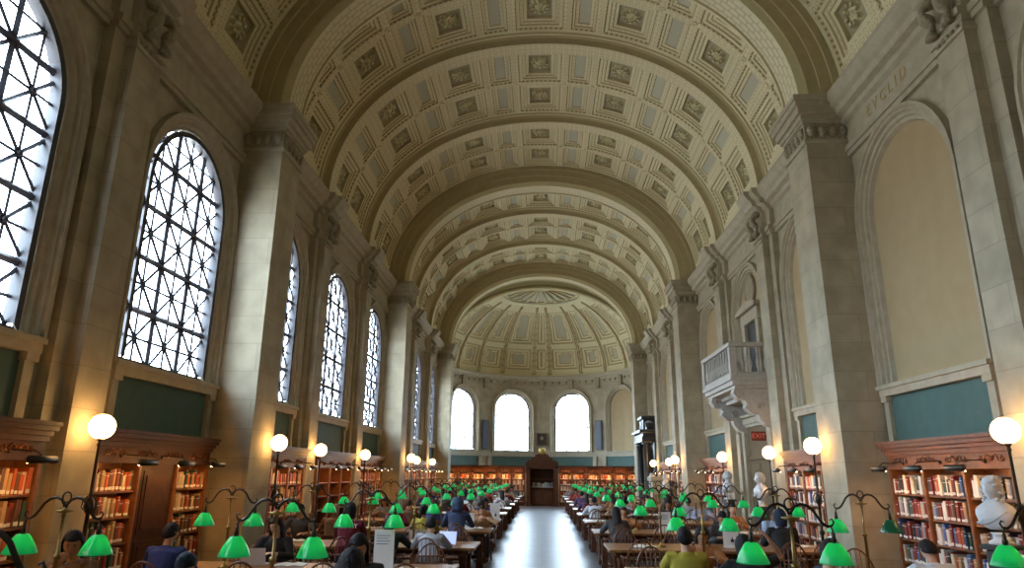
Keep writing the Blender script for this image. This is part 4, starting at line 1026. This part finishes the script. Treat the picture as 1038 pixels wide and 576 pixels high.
def make_case(name, W, secs, loc, rz, H=2.58, D=.30, shelves=5, label='', nbook=None, pal=None, individual=None, door=None, empty_case=False, lampy=-.74, lamps=True, seed=1, group=None, side=''):
    r = random.Random(seed); wood = WOOD_DARK if loc[0] < -6 else WOOD_LIT if loc[0] > 6 else WOOD; t = empty(name, loc, rz, label, 'bookcase', group)  # one walnut toned by wall: shade painted in on the left, light on the right
    fz = H-.44
    m = MB(); m.box(-W/2, W/2, -.02, 0, 0, H-.1); m.build('back_panel', WOODR, t)
    m = MB(); m.box(-W/2, W/2, -D-.03, 0, 0, .10); m.box(-W/2, W/2, -D, 0, .10, .20); m.build('plinth', WOOD, t)
    m = MB(); m.box(-W/2, W/2, -D, 0, fz, fz+.24)
    e = .0
    for z0, z1, p in ((fz-.03, fz+.02, .02), (fz+.20, fz+.27, .04), (fz+.27, fz+.33, .08), (fz+.33, fz+.39, .13), (fz+.39, fz+.44, .16)): m.box(-W/2-(.0 if W < 2 else p*.3), W/2+(.0 if W < 2 else p*.3), -D-p, 0, z0, z1)
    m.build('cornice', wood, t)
    m = MB()
    ns = max(2, int(W/.8))
    for i in range(ns):        # carved scrolls on the frieze
        xc = -W/2+W*(i+.5)/ns
        for s_ in (-1, 1):
            P = [(xc+s_*(.04+(.26-.004*q)*q/18), -D-.012, fz+.11+.055*math.sin(q*.42)*(1-q/30)) for q in range(15)]
            P += [(xc+s_*(.235-.05*math.sin(a)*(1-a/9)), -D-.012, fz+.10+.045*math.cos(a)*(1-a/9)) for a in (0, .9, 1.8, 2.7, 3.6, 4.5, 5.4)]
            m.tube(P, .013, 4)
        m.sphere((xc, -D-.01, fz+.11), .035, 8, 5)
    m.build('frieze_carving', CHAIRW, t)
    sw = W/secs; stock = {}
    for i in range(secs+1):
        x = -W/2+sw*i; x = min(max(x, -W/2+.035), W/2-.035)
        m = MB(); m.box(x-.035, x+.035, -D, 0, .2, fz); m.box(x-.025, x+.025, -D-.012, -D, .2, fz); m.build('upright', WOODR, t)
    z0 = .24; ph = (fz-.06-z0)/shelves; stuff = MB()
    for i in range(secs):
        xa, xb = -W/2+sw*i+.07, -W/2+sw*(i+1)-.07
        if door == i:
            m = MB(); m.box(xa-.03, xb+.03, -D+.03, -.03, .2, fz)
            for zz0, zz1 in ((.32, .95), (1.05, fz-.14)): m.box(xa+.10, xb-.10, -D+.015, -D+.03, zz0, zz1); m.box(xa+.17, xb-.17, -D, -D+.02, zz0+.07, zz1-.07)
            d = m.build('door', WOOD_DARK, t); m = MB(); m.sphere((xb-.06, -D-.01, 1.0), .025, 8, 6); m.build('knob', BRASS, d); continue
        for j in range(shelves):
            z = z0+ph*j
            m = MB(); m.box(xa-.02, xb+.02, -D+.02, -.02, z-.028, z); m.build('shelf', WOODR, t)
            if empty_case: continue
            jt = shelves-j
            ind = individual and j >= 1; zb = z+.003
            x = xa+.005; q = 0
            tw = (.078 if ind else .06)
            avg = (xb-xa)/(15 if ind else max(8, int((xb-xa)/.06)))
            while True:
                wd_ = avg*r.uniform(.75, 1.22)
                if x+wd_ > xb-.01 or (ind and q >= 15): break
                h = ph*r.uniform(.58, .86); dp = D*r.uniform(.62, .78); c = r.choice(pal)
                if r.random() < .03: x += wd_; continue
                if ind:
                    q += 1; P = Matrix.Translation(loc) @ Matrix.Rotation(rz, 4, 'Z') @ V(x+wd_/2, -.05-D*.08, zb)
                    o = bpy.data.objects.new('book', BMESH[c]); COL.objects.link(o); o.location = P; o.rotation_euler = (0, 0, rz); o.scale = (wd_*.96, dp, h)
                    secn = ('left', 'middle', 'right')[i] if secs == 3 else ('left', 'right')[i]
                    tag(o, '%s book, %s from left, %s shelf down, %s section, %s bookcase' % (c, ORD[q], ORD[jt], secn, individual), 'book', None, None)
                    o['group'] = 'books on the shelves of the %s bookcase' % individual
                else: book_stuff(stuff, x+wd_/2, -.05-D*.08, zb, wd_*.96, dp, h, list(BCOL).index(c))
                x += wd_
    if stuff.f:
        o = stuff.build('shelved_books', [BM[c] for c in BCOL]+[LABELM]); o.location = loc; o.rotation_euler = (0, 0, rz)
        tag(o, 'rows of shelved books in the '+label.split(',')[0].split(' in ')[0].replace('bookcase', 'bookcase').strip()[:60] if 0 else 'shelved books filling '+side, 'books', None, 'stuff')
    if lamps:
        for i in range(secs):
            x = -W/2+sw*(i+.5)
            m = MB(); m.tube([(x-.24, lampy, fz-.03), (x-.22, lampy, fz-.025), (x+.22, lampy, fz-.025), (x+.24, lampy, fz-.03)], [.02, .045, .045, .02], 8, flat=.8)
            m.tube([(x, lampy, fz), (x, lampy+.08, fz+.07), (x, -D-.05, fz+.09), (x, -D+.01, fz+.07)], .009, 5); m.sphere((x, -D-.015, fz+.07), .03, 6, 4)
            l = m.build('picture_lamp', IRON, t); m = MB(); m.box(x-.19, x+.19, lampy+.005, lampy+.035, fz-.068, fz-.058); m.build('lit_tube', TUBE, l)
    return t
def book_stuff(m, x, y, z, w_, d, h, ci):
    m.box(x-w_/2, x+w_/2, y-d, y, z, z+h, ci); m.box(x-w_*.45, x+w_*.45, y-d-.002, y-d, z+h*.05, z+h*.2, len(BCOL))
PL = ['dark red', 'orange red', 'tan', 'brown', 'dark green', 'orange red', 'tan', 'cream', 'brown', 'dark red']
PR = ['dark red', 'white', 'mid blue', 'tan', 'navy', 'orange red', 'grey', 'brown', 'dark green', 'cream', 'white', 'dark red', 'black']
where = {0: 'group nearest viewer', 1: 'group between first and second piers', 2: 'group beyond second pier'}
sd = 0
for sg in (-1, 1):
    for gi, gc in enumerate(GC):
        for b in (-1, 0, 1):
            if gi == 0 and b == -1: continue
            if sg == 1 and (gi, b) in ((1, 0), (2, 1)): continue
            uc = gc+b*BP-b*.37; W = 3.32 if b else 3.5; sd += 1
            near = gi == 0 and b == 1
            side_n = 'left' if sg < 0 else 'right'
            nm = ('the %s near bookcase' % side_n) if near else '%s wall bookcase, %s, %s bay' % (side_n, where[gi], {-1: 'first', 0: 'middle', 1: 'last'}[b])
            dr = 1 if (sg < 0 and gi == 0) else None; emp = sg < 0 and gi == 1 and b == 0
            make_case('bookcase', W, 3, (sg*(HW-.02), uc, 0), -sg*PI/2, label=('walnut bookcase, empty shelves, ' if emp else 'walnut bookcase with a middle door, ' if dr else 'walnut bookcase of three sections, ')+('%s wall before first big pier' % side_n if near else '%s wall, %s, %s bay' % (side_n, where[gi], {-1: 'first', 0: 'middle', 1: 'last'}[b])),
                      pal=PL if sg < 0 else PR, individual=('%s near' % side_n) if near else None, door=dr, empty_case=emp, seed=sd, group='bookcases along the side walls', side=nm)
# far screen of bookcases across the end of the hall
for sg in (-1, 1):
    for i in range(3):
        xc = sg*(1.09+1.77*(i+.5)); sd += 1
        make_case('bookcase', 1.745, 2, (xc, 46.2, 0), 0, H=2.50, D=.36, label='far end wooden bookcase, %s from the central doorway, %s side' % (ORD[i+1], SIDE[sg]), pal=['cream', 'tan', 'white', 'orange red', 'brown', 'dark red'], seed=sd, lampy=-.62, group='bookcases across the far end', side='far end bookcase, %s from doorway, %s side' % (ORD[i+1], SIDE[sg]))
mb = MB()
for sg in (-1, 1): mb.box(sg*6.42, sg*6.56, 45.86, 46.2, 0, 2.5)
mb.build('trim_8', WOOD, kind='structure')
t = empty('doorway', (0, 46.2, 0), 0, 'dark carved wooden doorway with curved pediment in the far bookcases', 'doorway')
m = MB()
for s_ in (-1, 1): m.cbox(s_*.78, s_*1.04, -.50, 0, 0, 2.5, .02); m.cbox(s_*.74, s_*1.07, -.54, 0, 0, .3, .02); m.cbox(s_*.74, s_*1.07, -.55, 0, 2.2, 2.34, .02)
m.build('pilasters', WOOD, t)
m = MB(); m.box(-1.06, 1.06, -.5, 0, 2.3, 2.55)
for z0, z1, p in ((2.5, 2.58, .04), (2.58, 2.66, .12), (2.66, 2.72, .18)): m.box(-1.06, 1.06, -.5-p, 0, z0, z1)
m.build('lintel', WOOD, t)
m = MB(); P = [(-.95, 2.72), (.95, 2.72), (.93, 2.85), (.72, 2.83), (.66, 3.0), (.5, 3.02), (.42, 3.18), (.22, 3.25), (.18, 3.38), (-.18, 3.38), (-.22, 3.25), (-.42, 3.18), (-.5, 3.02), (-.66, 3.0), (-.72, 2.83), (-.93, 2.85)]
m.prism(P, 'y', -.42, -.1); m.build('pediment', WOOD, t)
m = MB(); m.lathe([(.001, -.50), (.20, -.50), (.22, -.47), (.22, -.42)], 20, (0, 0, 3.42), axis='y'); m.build('clock', mat('gilt', (.50, .37, .10), .35, metal=.6), t)
m = MB(); m.box(-.8, .8, .9, .95, 0, 2.35); m.box(-.8, -.78, 0, .9, 0, 2.35); m.box(.78, .8, 0, .9, 0, 2.35); m.box(-.8, .8, 0, .9, 2.33, 2.36); m.build('vestibule', WOOD, t)
m = MB(); m.box(-.78, .78, -.1, .0, 0, 1.02); m.cbox(-.72, -.04, -.13, -.1, .08, .94, .02); m.cbox(.04, .72, -.13, -.1, .08, .94, .02); m.build('low_doors', WOOD, t)
m = MB(); m.box(-.78, .78, .3, .6, 1.62, 1.66); m.box(-.78, .78, .3, .6, 1.08, 1.11); m.build('shelf', WOODR, t)
m = MB(); r_ = random.Random(5); x = -.72
while x < .7:
    wd_ = r_.uniform(.04, .09); book_stuff(m, x+wd_/2, .55, 1.113, wd_*.94, .2, r_.uniform(.25, .36), r_.choice([2, 6, 7, 8, 10, 9])); x += wd_
o = m.build('shelved_books', [BM[c] for c in BCOL]+[LABELM]); o.location = (0, 46.2, 0); tag(o, 'row of pale books inside the far doorway', 'books', None, 'stuff')
# picture and plaques high on the end wall
t = empty('framed_picture', (0, 49.55, 4.35), 0, 'small dark framed portrait between the two far windows', 'picture')
m = MB(); 
for a in ((-.38, .38, -.45, -.39), (-.38, .38, .39, .45), (-.38, -.32, -.45, .45), (.32, .38, -.45, .45)): m.box(a[0], a[1], -.06, .06, a[2], a[3])
m.build('frame', mat('dark_gilt', (.16, .10, .04), .5), t)
m = MB(); m.box(-.33, .33, -.02, .06, -.4, .4); m.build('canvas', mat('dark_canvas', (.03, .022, .018), .5), t)
m = MB(); m.sphere((0, -.02, .08), .11, 10, 8, sy=.15, sz=1.25); m.build('painted_face', mat('painted_flesh', (.30, .19, .12), .6), t)
for sg in (-1, 1):
    a = sg*math.radians(38)
    m = MB(); m.cbox(-.27, .27, -.07, .0, -1.0, 1.0, .02, 0); m.box(-.20, .20, -.085, -.07, -.92, .92, 1)
    m.build('wall_plaque', [mat('plaque_frame', (.05, .05, .06), .5), mat('plaque_slate', (.06, .07, .11), .4)], None, ((HW-.05)*math.sin(a), 43.2+(HW-.05)*math.cos(a), 4.6), -a, 'tall dark slate panel on the end wall, %s of the windows' % SIDE[sg], 'plaque', 'tall slate panels of the end wall')
# ================================================================== MARBLE BUSTS
def bust(x, y, zt, rz, label, style='short', sc=1.0):
    t = empty('marble_bust', (x, y, 0), rz, label, 'bust', 'white marble busts on dark pedestals')
    m = MB(); zb = zt-.74*sc
    m.lathe([(.13, zb), (.13, zb+.03), (.07, zb+.06), (.075, zb+.11), (.10, zb+.13)], 14)
    loft(m, [(V(0, -.01 if z > .38 else 0, zb+z*sc), V(1,0,0), V(0,1,0), a*sc, b*sc) for z, a, b in ((.16, .09, .08), (.20, .15, .11), (.26, .195, .13), (.32, .215, .135), (.37, .21, .125), (.41, .18, .11), (.445, .13, .095), (.48, .09, .08), (.50, .07, .07))], n=20)
    m.tube([(0, -.01, zb+.38*sc), (0, .0, zb+.48*sc), (0, .01, zb+.6*sc)], [.085*sc, .066*sc, .062*sc], 12)
    for q in range(4): m.tube([(-.17*sc+.03*q, .085*sc, zb+.37*sc-.02*q), (-.06+.04*q, .135*sc, zb+.28*sc), (.08+.03*q, .115*sc, zb+.22*sc)], .016, 6)
    HM = Matrix.Translation((0, .015, zt-.135*sc)) @ Matrix.Scale(1.12*sc, 4)
    head_shape(m, HM)
    b = m.build('figure', MARBLE, t)
    m = MB(); hair_shape(m, HM, 'short')
    rb = random.Random(int(y*10))
    for q in range(46):
        a = rb.uniform(.28*PI, 1.72*PI); zz = rb.uniform(-.13 if style == 'bob' else -.02, .12); rr = math.sqrt(max(0, 1-(max(zz, 0)/.135)**2))
        m.sphere(HM @ V(.088*rr*math.sin(a), .105*rr*math.cos(a)-.008, zz), rb.uniform(.018, .027), 7, 5)
    m.build('hair', MARBLE, t)
    m = MB(); m.cbox(-.17, .17, -.17, .17, 0, .12, .02); m.cbox(-.13, .13, -.13, .13, .12, zb-.06, .02); m.cbox(-.17, .17, -.17, .17, zb-.06, zb, .015); m.build('pedestal', DARKPED, t)
bust(5.50, 8.88, 2.0, PI/2+.5, 'large white marble bust before the right near bookcase', 'bob', 1.05)
bust(5.55, 18.2, 2.06, PI/2+.2, 'white marble bust left of the lit globe by the exit door', 'short', 1.1)
bust(5.70, 21.9, 2.10, PI/2+.2, 'white marble bust on the far side of the balcony door', 'short', 1.1)
bust(5.50, 31.7, 2.05, PI/2, 'white marble bust in front of the distant pale door surround', 'short', 1.15)
bust(5.50, 35.6, 2.05, PI/2, 'furthest white marble bust, before the distant pilaster', 'bob', 1.15)
# ================================================================== BALCONY AND DOORS, RIGHT WALL
BY0, BY1, BX = 19.15, 22.45, 5.32
t = empty('balcony', (HW, (BY0+BY1)/2, 4.35), 0, 'pale carved stone balcony with balustrade above the exit door', 'balcony')
ox, oy, oz = HW, (BY0+BY1)/2, 4.35
def B(m, x0, x1, y0, y1, z0, z1, c=.012): m.cbox(x0-ox, x1-ox, y0-oy, y1-oy, z0-oz, z1-oz, c)
m = MB(); B(m, BX, HW, BY0, BY1, 4.42, 4.60); B(m, BX-.06, HW, BY0-.06, BY1+.06, 4.55, 4.66); B(m, BX+.08, HW, BY0+.08, BY1-.08, 4.34, 4.44); m.build('floor_slab', GREY_STONE, t)
m = MB(); B(m, BX-.05, BX+.17, BY0-.05, BY1+.05, 5.50, 5.62); B(m, BX+.17, HW, BY0-.05, BY0+.17, 5.50, 5.62); B(m, BX+.17, HW, BY1-.17, BY1+.05, 5.50, 5.62); m.build('handrail', GREY_STONE, t)
m = MB(); B(m, BX-.01, BX+.14, BY0, BY1, 4.66, 4.78); B(m, BX+.14, HW, BY0, BY0+.14, 4.66, 4.78); B(m, BX+.14, HW, BY1-.14, BY1, 4.66, 4.78); m.build('base_rail', GREY_STONE, t)
bal = [(.045, 0), (.045, .04), (.03, .06), (.035, .10), (.062, .20), (.066, .27), (.045, .38), (.026, .50), (.03, .56), (.045, .62), (.03, .65), (.045, .68), (.045, .72)]
bme = None
for i in range(10):
    y = BY0+.32+(BY1-BY0-.64)*i/9
    m = MB(); m.lathe([(r*1.0, z) for r, z in bal], 10); o = (m.build('baluster', GREY_STONE, t) if bme is None else bpy.data.objects.new('baluster', bme))
    if bme is None: bme = o.data
    else: COL.objects.link(o); o.parent = t
    o.location = (BX+.06-ox, y-oy, 4.78-oz)
for yy in (BY0+.07, BY1-.07):
    for i in range(4):
        o = bpy.data.objects.new('baluster', bme); COL.objects.link(o); o.parent = t; o.location = (BX+.33+.22*i-ox, yy-oy, 4.78-oz)
for x, y in ((BX+.06, BY0+.07), (BX+.06, BY1-.07), (HW-.1, BY0+.07), (HW-.1, BY1-.07)):
    m = MB(); B(m, x-.095, x+.095, y-.095, y+.095, 4.665, 5.495); m.build('corner_post', GREY_STONE, t)
for y in (BY0+.35, BY1-.35):
    P = [(HW, 4.36), (BX+.10, 4.36), (BX+.06, 4.22), (BX+.16, 4.06), (BX+.34, 4.02), (BX+.40, 3.92), (BX+.36, 3.80), (BX+.52, 3.66), (BX+.70, 3.64), (BX+.74, 3.50), (BX+.86, 3.34), (HW, 3.22)]
    m = MB(); m.prism([(x-ox, z-oz) for x, z in P], 'y', y-.17-oy, y+.17-oy)
    for s_ in (-.18, .18): m.tube([(BX+.25-ox+.10*math.cos(a)*(1-a/9), y+s_-oy, 4.2-oz+.10*math.sin(a)*(1-a/9)) for a in [k*.6 for k in range(12)]], .02, 6); m.tube([(BX+.75-ox+.12*math.cos(a)*(1-a/9), y+s_-oy, 3.85-oz+.12*math.sin(a)*(1-a/9)) for a in [k*.6 for k in range(12)]], .022, 6)
    m.build('console', GREY_STONE, t)
m = MB()
for i in range(9): m.sphere((BX+.42-ox, BY0+.65+(BY1-BY0-1.3)*i/8-oy, 4.28-oz), .09, 8, 6)
m.box(BX+.5-ox, 0, BY0+.55-oy, BY1-.55-oy, 4.1-oz, 4.36-oz); m.build('soffit_carving', GREY_STONE, t)
# exit door under it
t = empty('door_1', (HW, 20.83, 0), 0, kind='structure')
m = MB()
for s_ in (-1, 1): m.cbox(-.20, .0, s_*1.22-.12, s_*1.22+.12, 0, 3.55, .02); m.cbox(-.28, 0, s_*1.52-.16, s_*1.52+.16, 0, 3.25, .02); m.cbox(-.33, 0, s_*1.52-.2, s_*1.52+.2, 0, .35, .02)
m.cbox(-.20, 0, -1.34, 1.34, 3.5, 3.72, .02); m.cbox(-.28, 0, -1.4, 1.4, 3.68, 3.78, .02); m.build('door_frame', STONE_P, t)
m = MB(); m.box(-.06, 0, -1.1, 1.1, 0, 3.5)
for zz in ((.15, 1.2), (1.35, 2.35)):
    for s_ in (-1, 1): m.cbox(-.08, -.05, s_*.08, s_*1.0, zz[0], zz[1], .012)
m.box(-.12, 0, -1.1, 1.1, 2.45, 2.56)
m.build('door_leaf', mat('brown_door', (.17, .12, .07), .85, spec=.1), t)
sg_ = empty('exit_sign', (6.04, 19.62, 3.05), 0, 'dark red exit sign above the door under the balcony', 'sign')
m = MB(); m.cbox(-.20, .20, -.04, .04, -.125, .125, .01); m.box(.20, .42, -.02, .02, -.02, .02); m.build('casing', mat('sign_red', (.11, .012, .010), .6), sg_)
me = text_mesh('letters', 'EXIT', .18, .004); me.materials.clear(); me.materials.append(mat('sign_letters', (.55, .12, .09), .5, emit=(1, .25, .2), estr=.06))
o = bpy.data.objects.new('letters', me); COL.objects.link(o); o.parent = sg_; o.location = (0, -.045, 0); o.rotation_euler = (PI/2, 0, 0)
# balcony door and roundel in the niche above
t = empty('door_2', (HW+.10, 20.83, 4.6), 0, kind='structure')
m = MB(); m.box(-.05, 0, -.55, .55, 0, 1.95); m.build('door_leaf', mat('painted_shade_door', (.02, .017, .015), .5), t)  # near-black leaf: shade of the dark opening put into its colour
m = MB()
for s_ in (-1, 1): m.cbox(-.16, 0, s_*.55, s_*.80, 0, 2.0, .015)
m.cbox(-.18, 0, -.85, .85, 1.95, 2.30, .02); m.cbox(-.30, 0, -1.0, 1.0, 2.30, 2.42, .02); m.prism([(-1.0, 2.42), (1.0, 2.42), (.75, 2.50), (0, 2.62), (-.75, 2.50)], 'x', -.26, 0); m.build('door_frame', STONE_P, t)
m = MB(); m.lathe([(.001, -.12), (.28, -.11), (.40, -.05), (.42, -.10), (.48, -.10), (.5, 0)], 24, (0, 0, 3.0), axis='x'); m.build('roundel', STONE_CARVED, t)
# black marble doorway further down, with pale plinth beside it
t = empty('marble_doorway', (HW-.01, 39.85, 0), 0, 'black marble doorway with columns and a clock, far right wall', 'doorway')
for s_ in (-1, 1):
    m = MB(); m.lathe([(.24, 0), (.24, .25), (.19, .3), (.17, .4), (.16, 2.0), (.145, 3.5), (.2, 3.58), (.22, 3.7)], 18, (-.75, s_*1.25, 0)); m.cbox(-1.02, -.48, s_*1.25-.27, s_*1.25+.27, 0, .22, .02); m.build('column', BLACKM, t)
    m = MB(); m.cbox(-.35, 0, s_*1.25-.25, s_*1.25+.25, 0, 3.7, .02); m.build('jamb', BLACKM, t)
m = MB(); m.cbox(-1.02, 0, -1.55, 1.55, 3.7, 4.0, .03); m.cbox(-.95, 0, -1.5, 1.5, 4.0, 4.2, .02); m.cbox(-1.15, 0, -1.7, 1.7, 4.2, 4.38, .03); m.build('entablature', BLACKM, t)
m = MB(); m.cbox(-.8, 0, -.7, .7, 4.38, 5.0, .04); m.cbox(-.9, 0, -.85, .85, 5.0, 5.18, .03); m.prism([(-1.5, 4.38), (-.7, 4.38), (-.7, 4.8), (-.95, 4.78), (-1.1, 4.55)], 'x', -.7, -.1); m.prism([(1.5, 4.38), (.7, 4.38), (.7, 4.8), (.95, 4.78), (1.1, 4.55)], 'x', -.7, -.1); m.build('attic', BLACKM, t)
m = MB(); m.lathe([(.001, -.84), (.24, -.84), (.28, -.80)], 20, (0, 0, 4.7), axis='x'); m.lathe([(.001, -.76), (.20, -.76), (.24, -.70)], 20, (-.45, 0, 4.7), axis='y'); m.build('clock', mat('clock_face', (.35, .35, .36), .4), t)
m = MB(); m.box(-.1, 0, -1.0, 1.0, 0, 3.7); m.build('door_leaf', mat('painted_shade_door', (.02, .017, .015), .5), t)  # leaf with the doorway's shade put into its colour
m = MB(); m.cbox(-.35, .35, -.5, .5, 0, 1.7, .03); m.cbox(-.42, .42, -.57, .57, 1.7, 1.9, .03); m.cbox(-.40, .40, -.55, .55, 0, .3, .03); m.build('stone_plinth', STONE_P, None, (5.55, 34.1, 0), 0, 'pale stone plinth between the two distant busts', 'plinth')
# ================================================================== THINGS ON THE TABLES
def sign(x, k, label, h=.44, w_=.27, dy=0, lines=True, tz=0):
    t = empty('notice_sign', (x, RX(k)+dy, TH), tz, label, 'sign', 'white upright notice signs on tables')
    m = MB(); m.cbox(-w_/2, w_/2, -.004, .004, .01, h, .002); m.build('panel', PAPER, t)
    m = MB(); m.cbox(-w_/2, w_/2, -.05, .05, 0, .01, .003); m.build('foot', LAPW, t)
    if lines:
        m = MB()
        for q in range(4): m.box(-w_*.38, w_*(.30-.1*(q % 2)), -.0065, -.004, h*(.84-.07*q), h*(.84-.07*q)+.009)
        m.build('print', mat('blue_grey_print', (.10, .18, .34), .7), t)
    else:
        m = MB(); m.lathe([(.001, -.0065), (.03, -.0065), (.03, -.004)], 12, (.02, 0, h*.28), axis='y'); m.box(.012, .028, -.0065, -.004, h*.34, h*.42); m.build('print', mat('dark_print', (.03, .03, .05), .7), t)
sign(-2.10, 1, 'white notice sign with small print, lower left centre table', h=.50)
sign(-1.30, 4, 'white notice sign near aisle on sixth left table', lines=False)
sign(3.36, 2, 'white notice sign with dark round emblem, fourth right table', h=.42, lines=False, tz=-.1)
sign(2.78, 3, 'white notice sign on fifth right table', h=.42)
sign(-1.68, 3, 'plain white sign beside the dark blue hooded jacket', h=.36, dy=-.05)
sign(-1.7, 7, 'small distant white sign among left lamps', h=.44)
def laptop(x, k, dy, rz, label, body=LAPW, ang=1.85, scr=True):
    t = empty('laptop', (x, RX(k)+dy, TH), rz, label, 'laptop')
    m = MB(); m.cbox(-.165, .165, -.115, .115, 0, .016, .004); b = m.build('keyboard_base', body, t)
    m = MB(); m.box(-.145, .145, -.02, .09, .0162, .0175); m.build('keys', LAPD, b)
    m = MB(); m.cbox(-.165, .165, -.004, .004, 0, .225, .003); l = m.build('lid', body, t); l.location = (0, .115, .014); l.rotation_euler = (-(ang-PI/2), 0, 0)
    m = MB(); m.box(-.152, .152, -.0052, -.004, .012, .213); m.build('screen', SCREEN if scr else LAPD, l)
laptop(-1.70, 2, -.28, -.15, 'open laptop with bright blue white screen before light grey shirt')
laptop(-3.95, 1, .32, PI+.1, 'open pale laptop in front of the person in black coat')
laptop(4.05, 3, .25, PI, 'open dark blue laptop seen from its back, fifth right table', body=LAPD)
laptop(-2.25, 2, .25, PI, 'pale laptop lid left of the light grey shirt', body=LAPW)
def open_book(x, k, dy, rz, label, sc=1.0):
    m = MB(); n = 8; w_, d = .20*sc, .28*sc
    for s_ in (-1, 1):
        top = [(s_*w_*i/n, .010+.022*math.sin(PI*min(1, (i/n)*1.1))*(1-.4*i/n)) for i in range(n+1)]
        vs = [(x_, y_, z_) for y_ in (-d/2, d/2) for x_, z_ in top]; vs += [(x_, y_, .002) for y_ in (-d/2, d/2) for x_, z_ in top]; q = n+1
        m.add(vs, [(i, i+1, q+i+1, q+i) for i in range(n)] + [(i, 2*q+i, 2*q+i+1, i+1) for i in range(n)] + [(q+i, q+i+1, 3*q+i+1, 3*q+i) for i in range(n)] + [(n, 2*q+n, 3*q+n, q+n)], 0)
    m.cbox(-w_-.006, w_+.006, -d/2-.006, d/2+.006, -.0, .004, .001, 1)
    m.build('open_book', [PAPER, BM['navy']], None, (x, RX(k)+dy, TH+.001), rz, label, 'book', 'open books lying on the tables')
open_book(1.56, 4, -.15, .6, 'large open white book near aisle on sixth right table', 1.7)
open_book(1.80, 2, -.1, -.4, 'open book at aisle end of fourth right table')
open_book(-1.75, 1, -.1, .2, 'open book at aisle end of third left table')
open_book(-3.45, 1, .28, .1, 'open book lying beside the pale laptop, third left table')
open_book(4.66, 2, .22, .1, 'open book read by the person in pale blue shirt')
open_book(-4.6, 2, .25, -.1, 'open book read by the person in grey short sleeves')
open_book(2.52, 1, .24, .05, 'open book under orange lit face, third right table')
open_book(4.6, 1, -.2, 0, 'open book under the person in white shirt')
ro = random.Random(9)
for k in range(3, 11):
    for sg in (-1, 1):
        for j in range(4):
            if ro.random() < .6 and not (k == 4 and sg == 1 and j == 0): 
                f = ro.choice((-1, 1)); open_book(sg*(CHX[j]+ro.uniform(-.1, .05)), k, f*.30, ro.uniform(-.3, .3), 'open book, %s place from aisle, %s side of %s table %s' % (ORD[j+1], 'far' if f > 0 else 'near', rown(k), SIDE[sg]), 1.05)
m = MB(); m.cbox(-.11, .11, -.15, .15, 0, .03, .006); m.build('red_notebook', mat('red_cover', (.42, .03, .02), .5), None, (-3.02, RX(0)+.25, TH), .3, 'red notebook below the green shade at lower left', 'notebook')
KEEP = [o for o in bpy.data.meshes if o.users == 0]
for q in KEEP: bpy.data.meshes.remove(q)
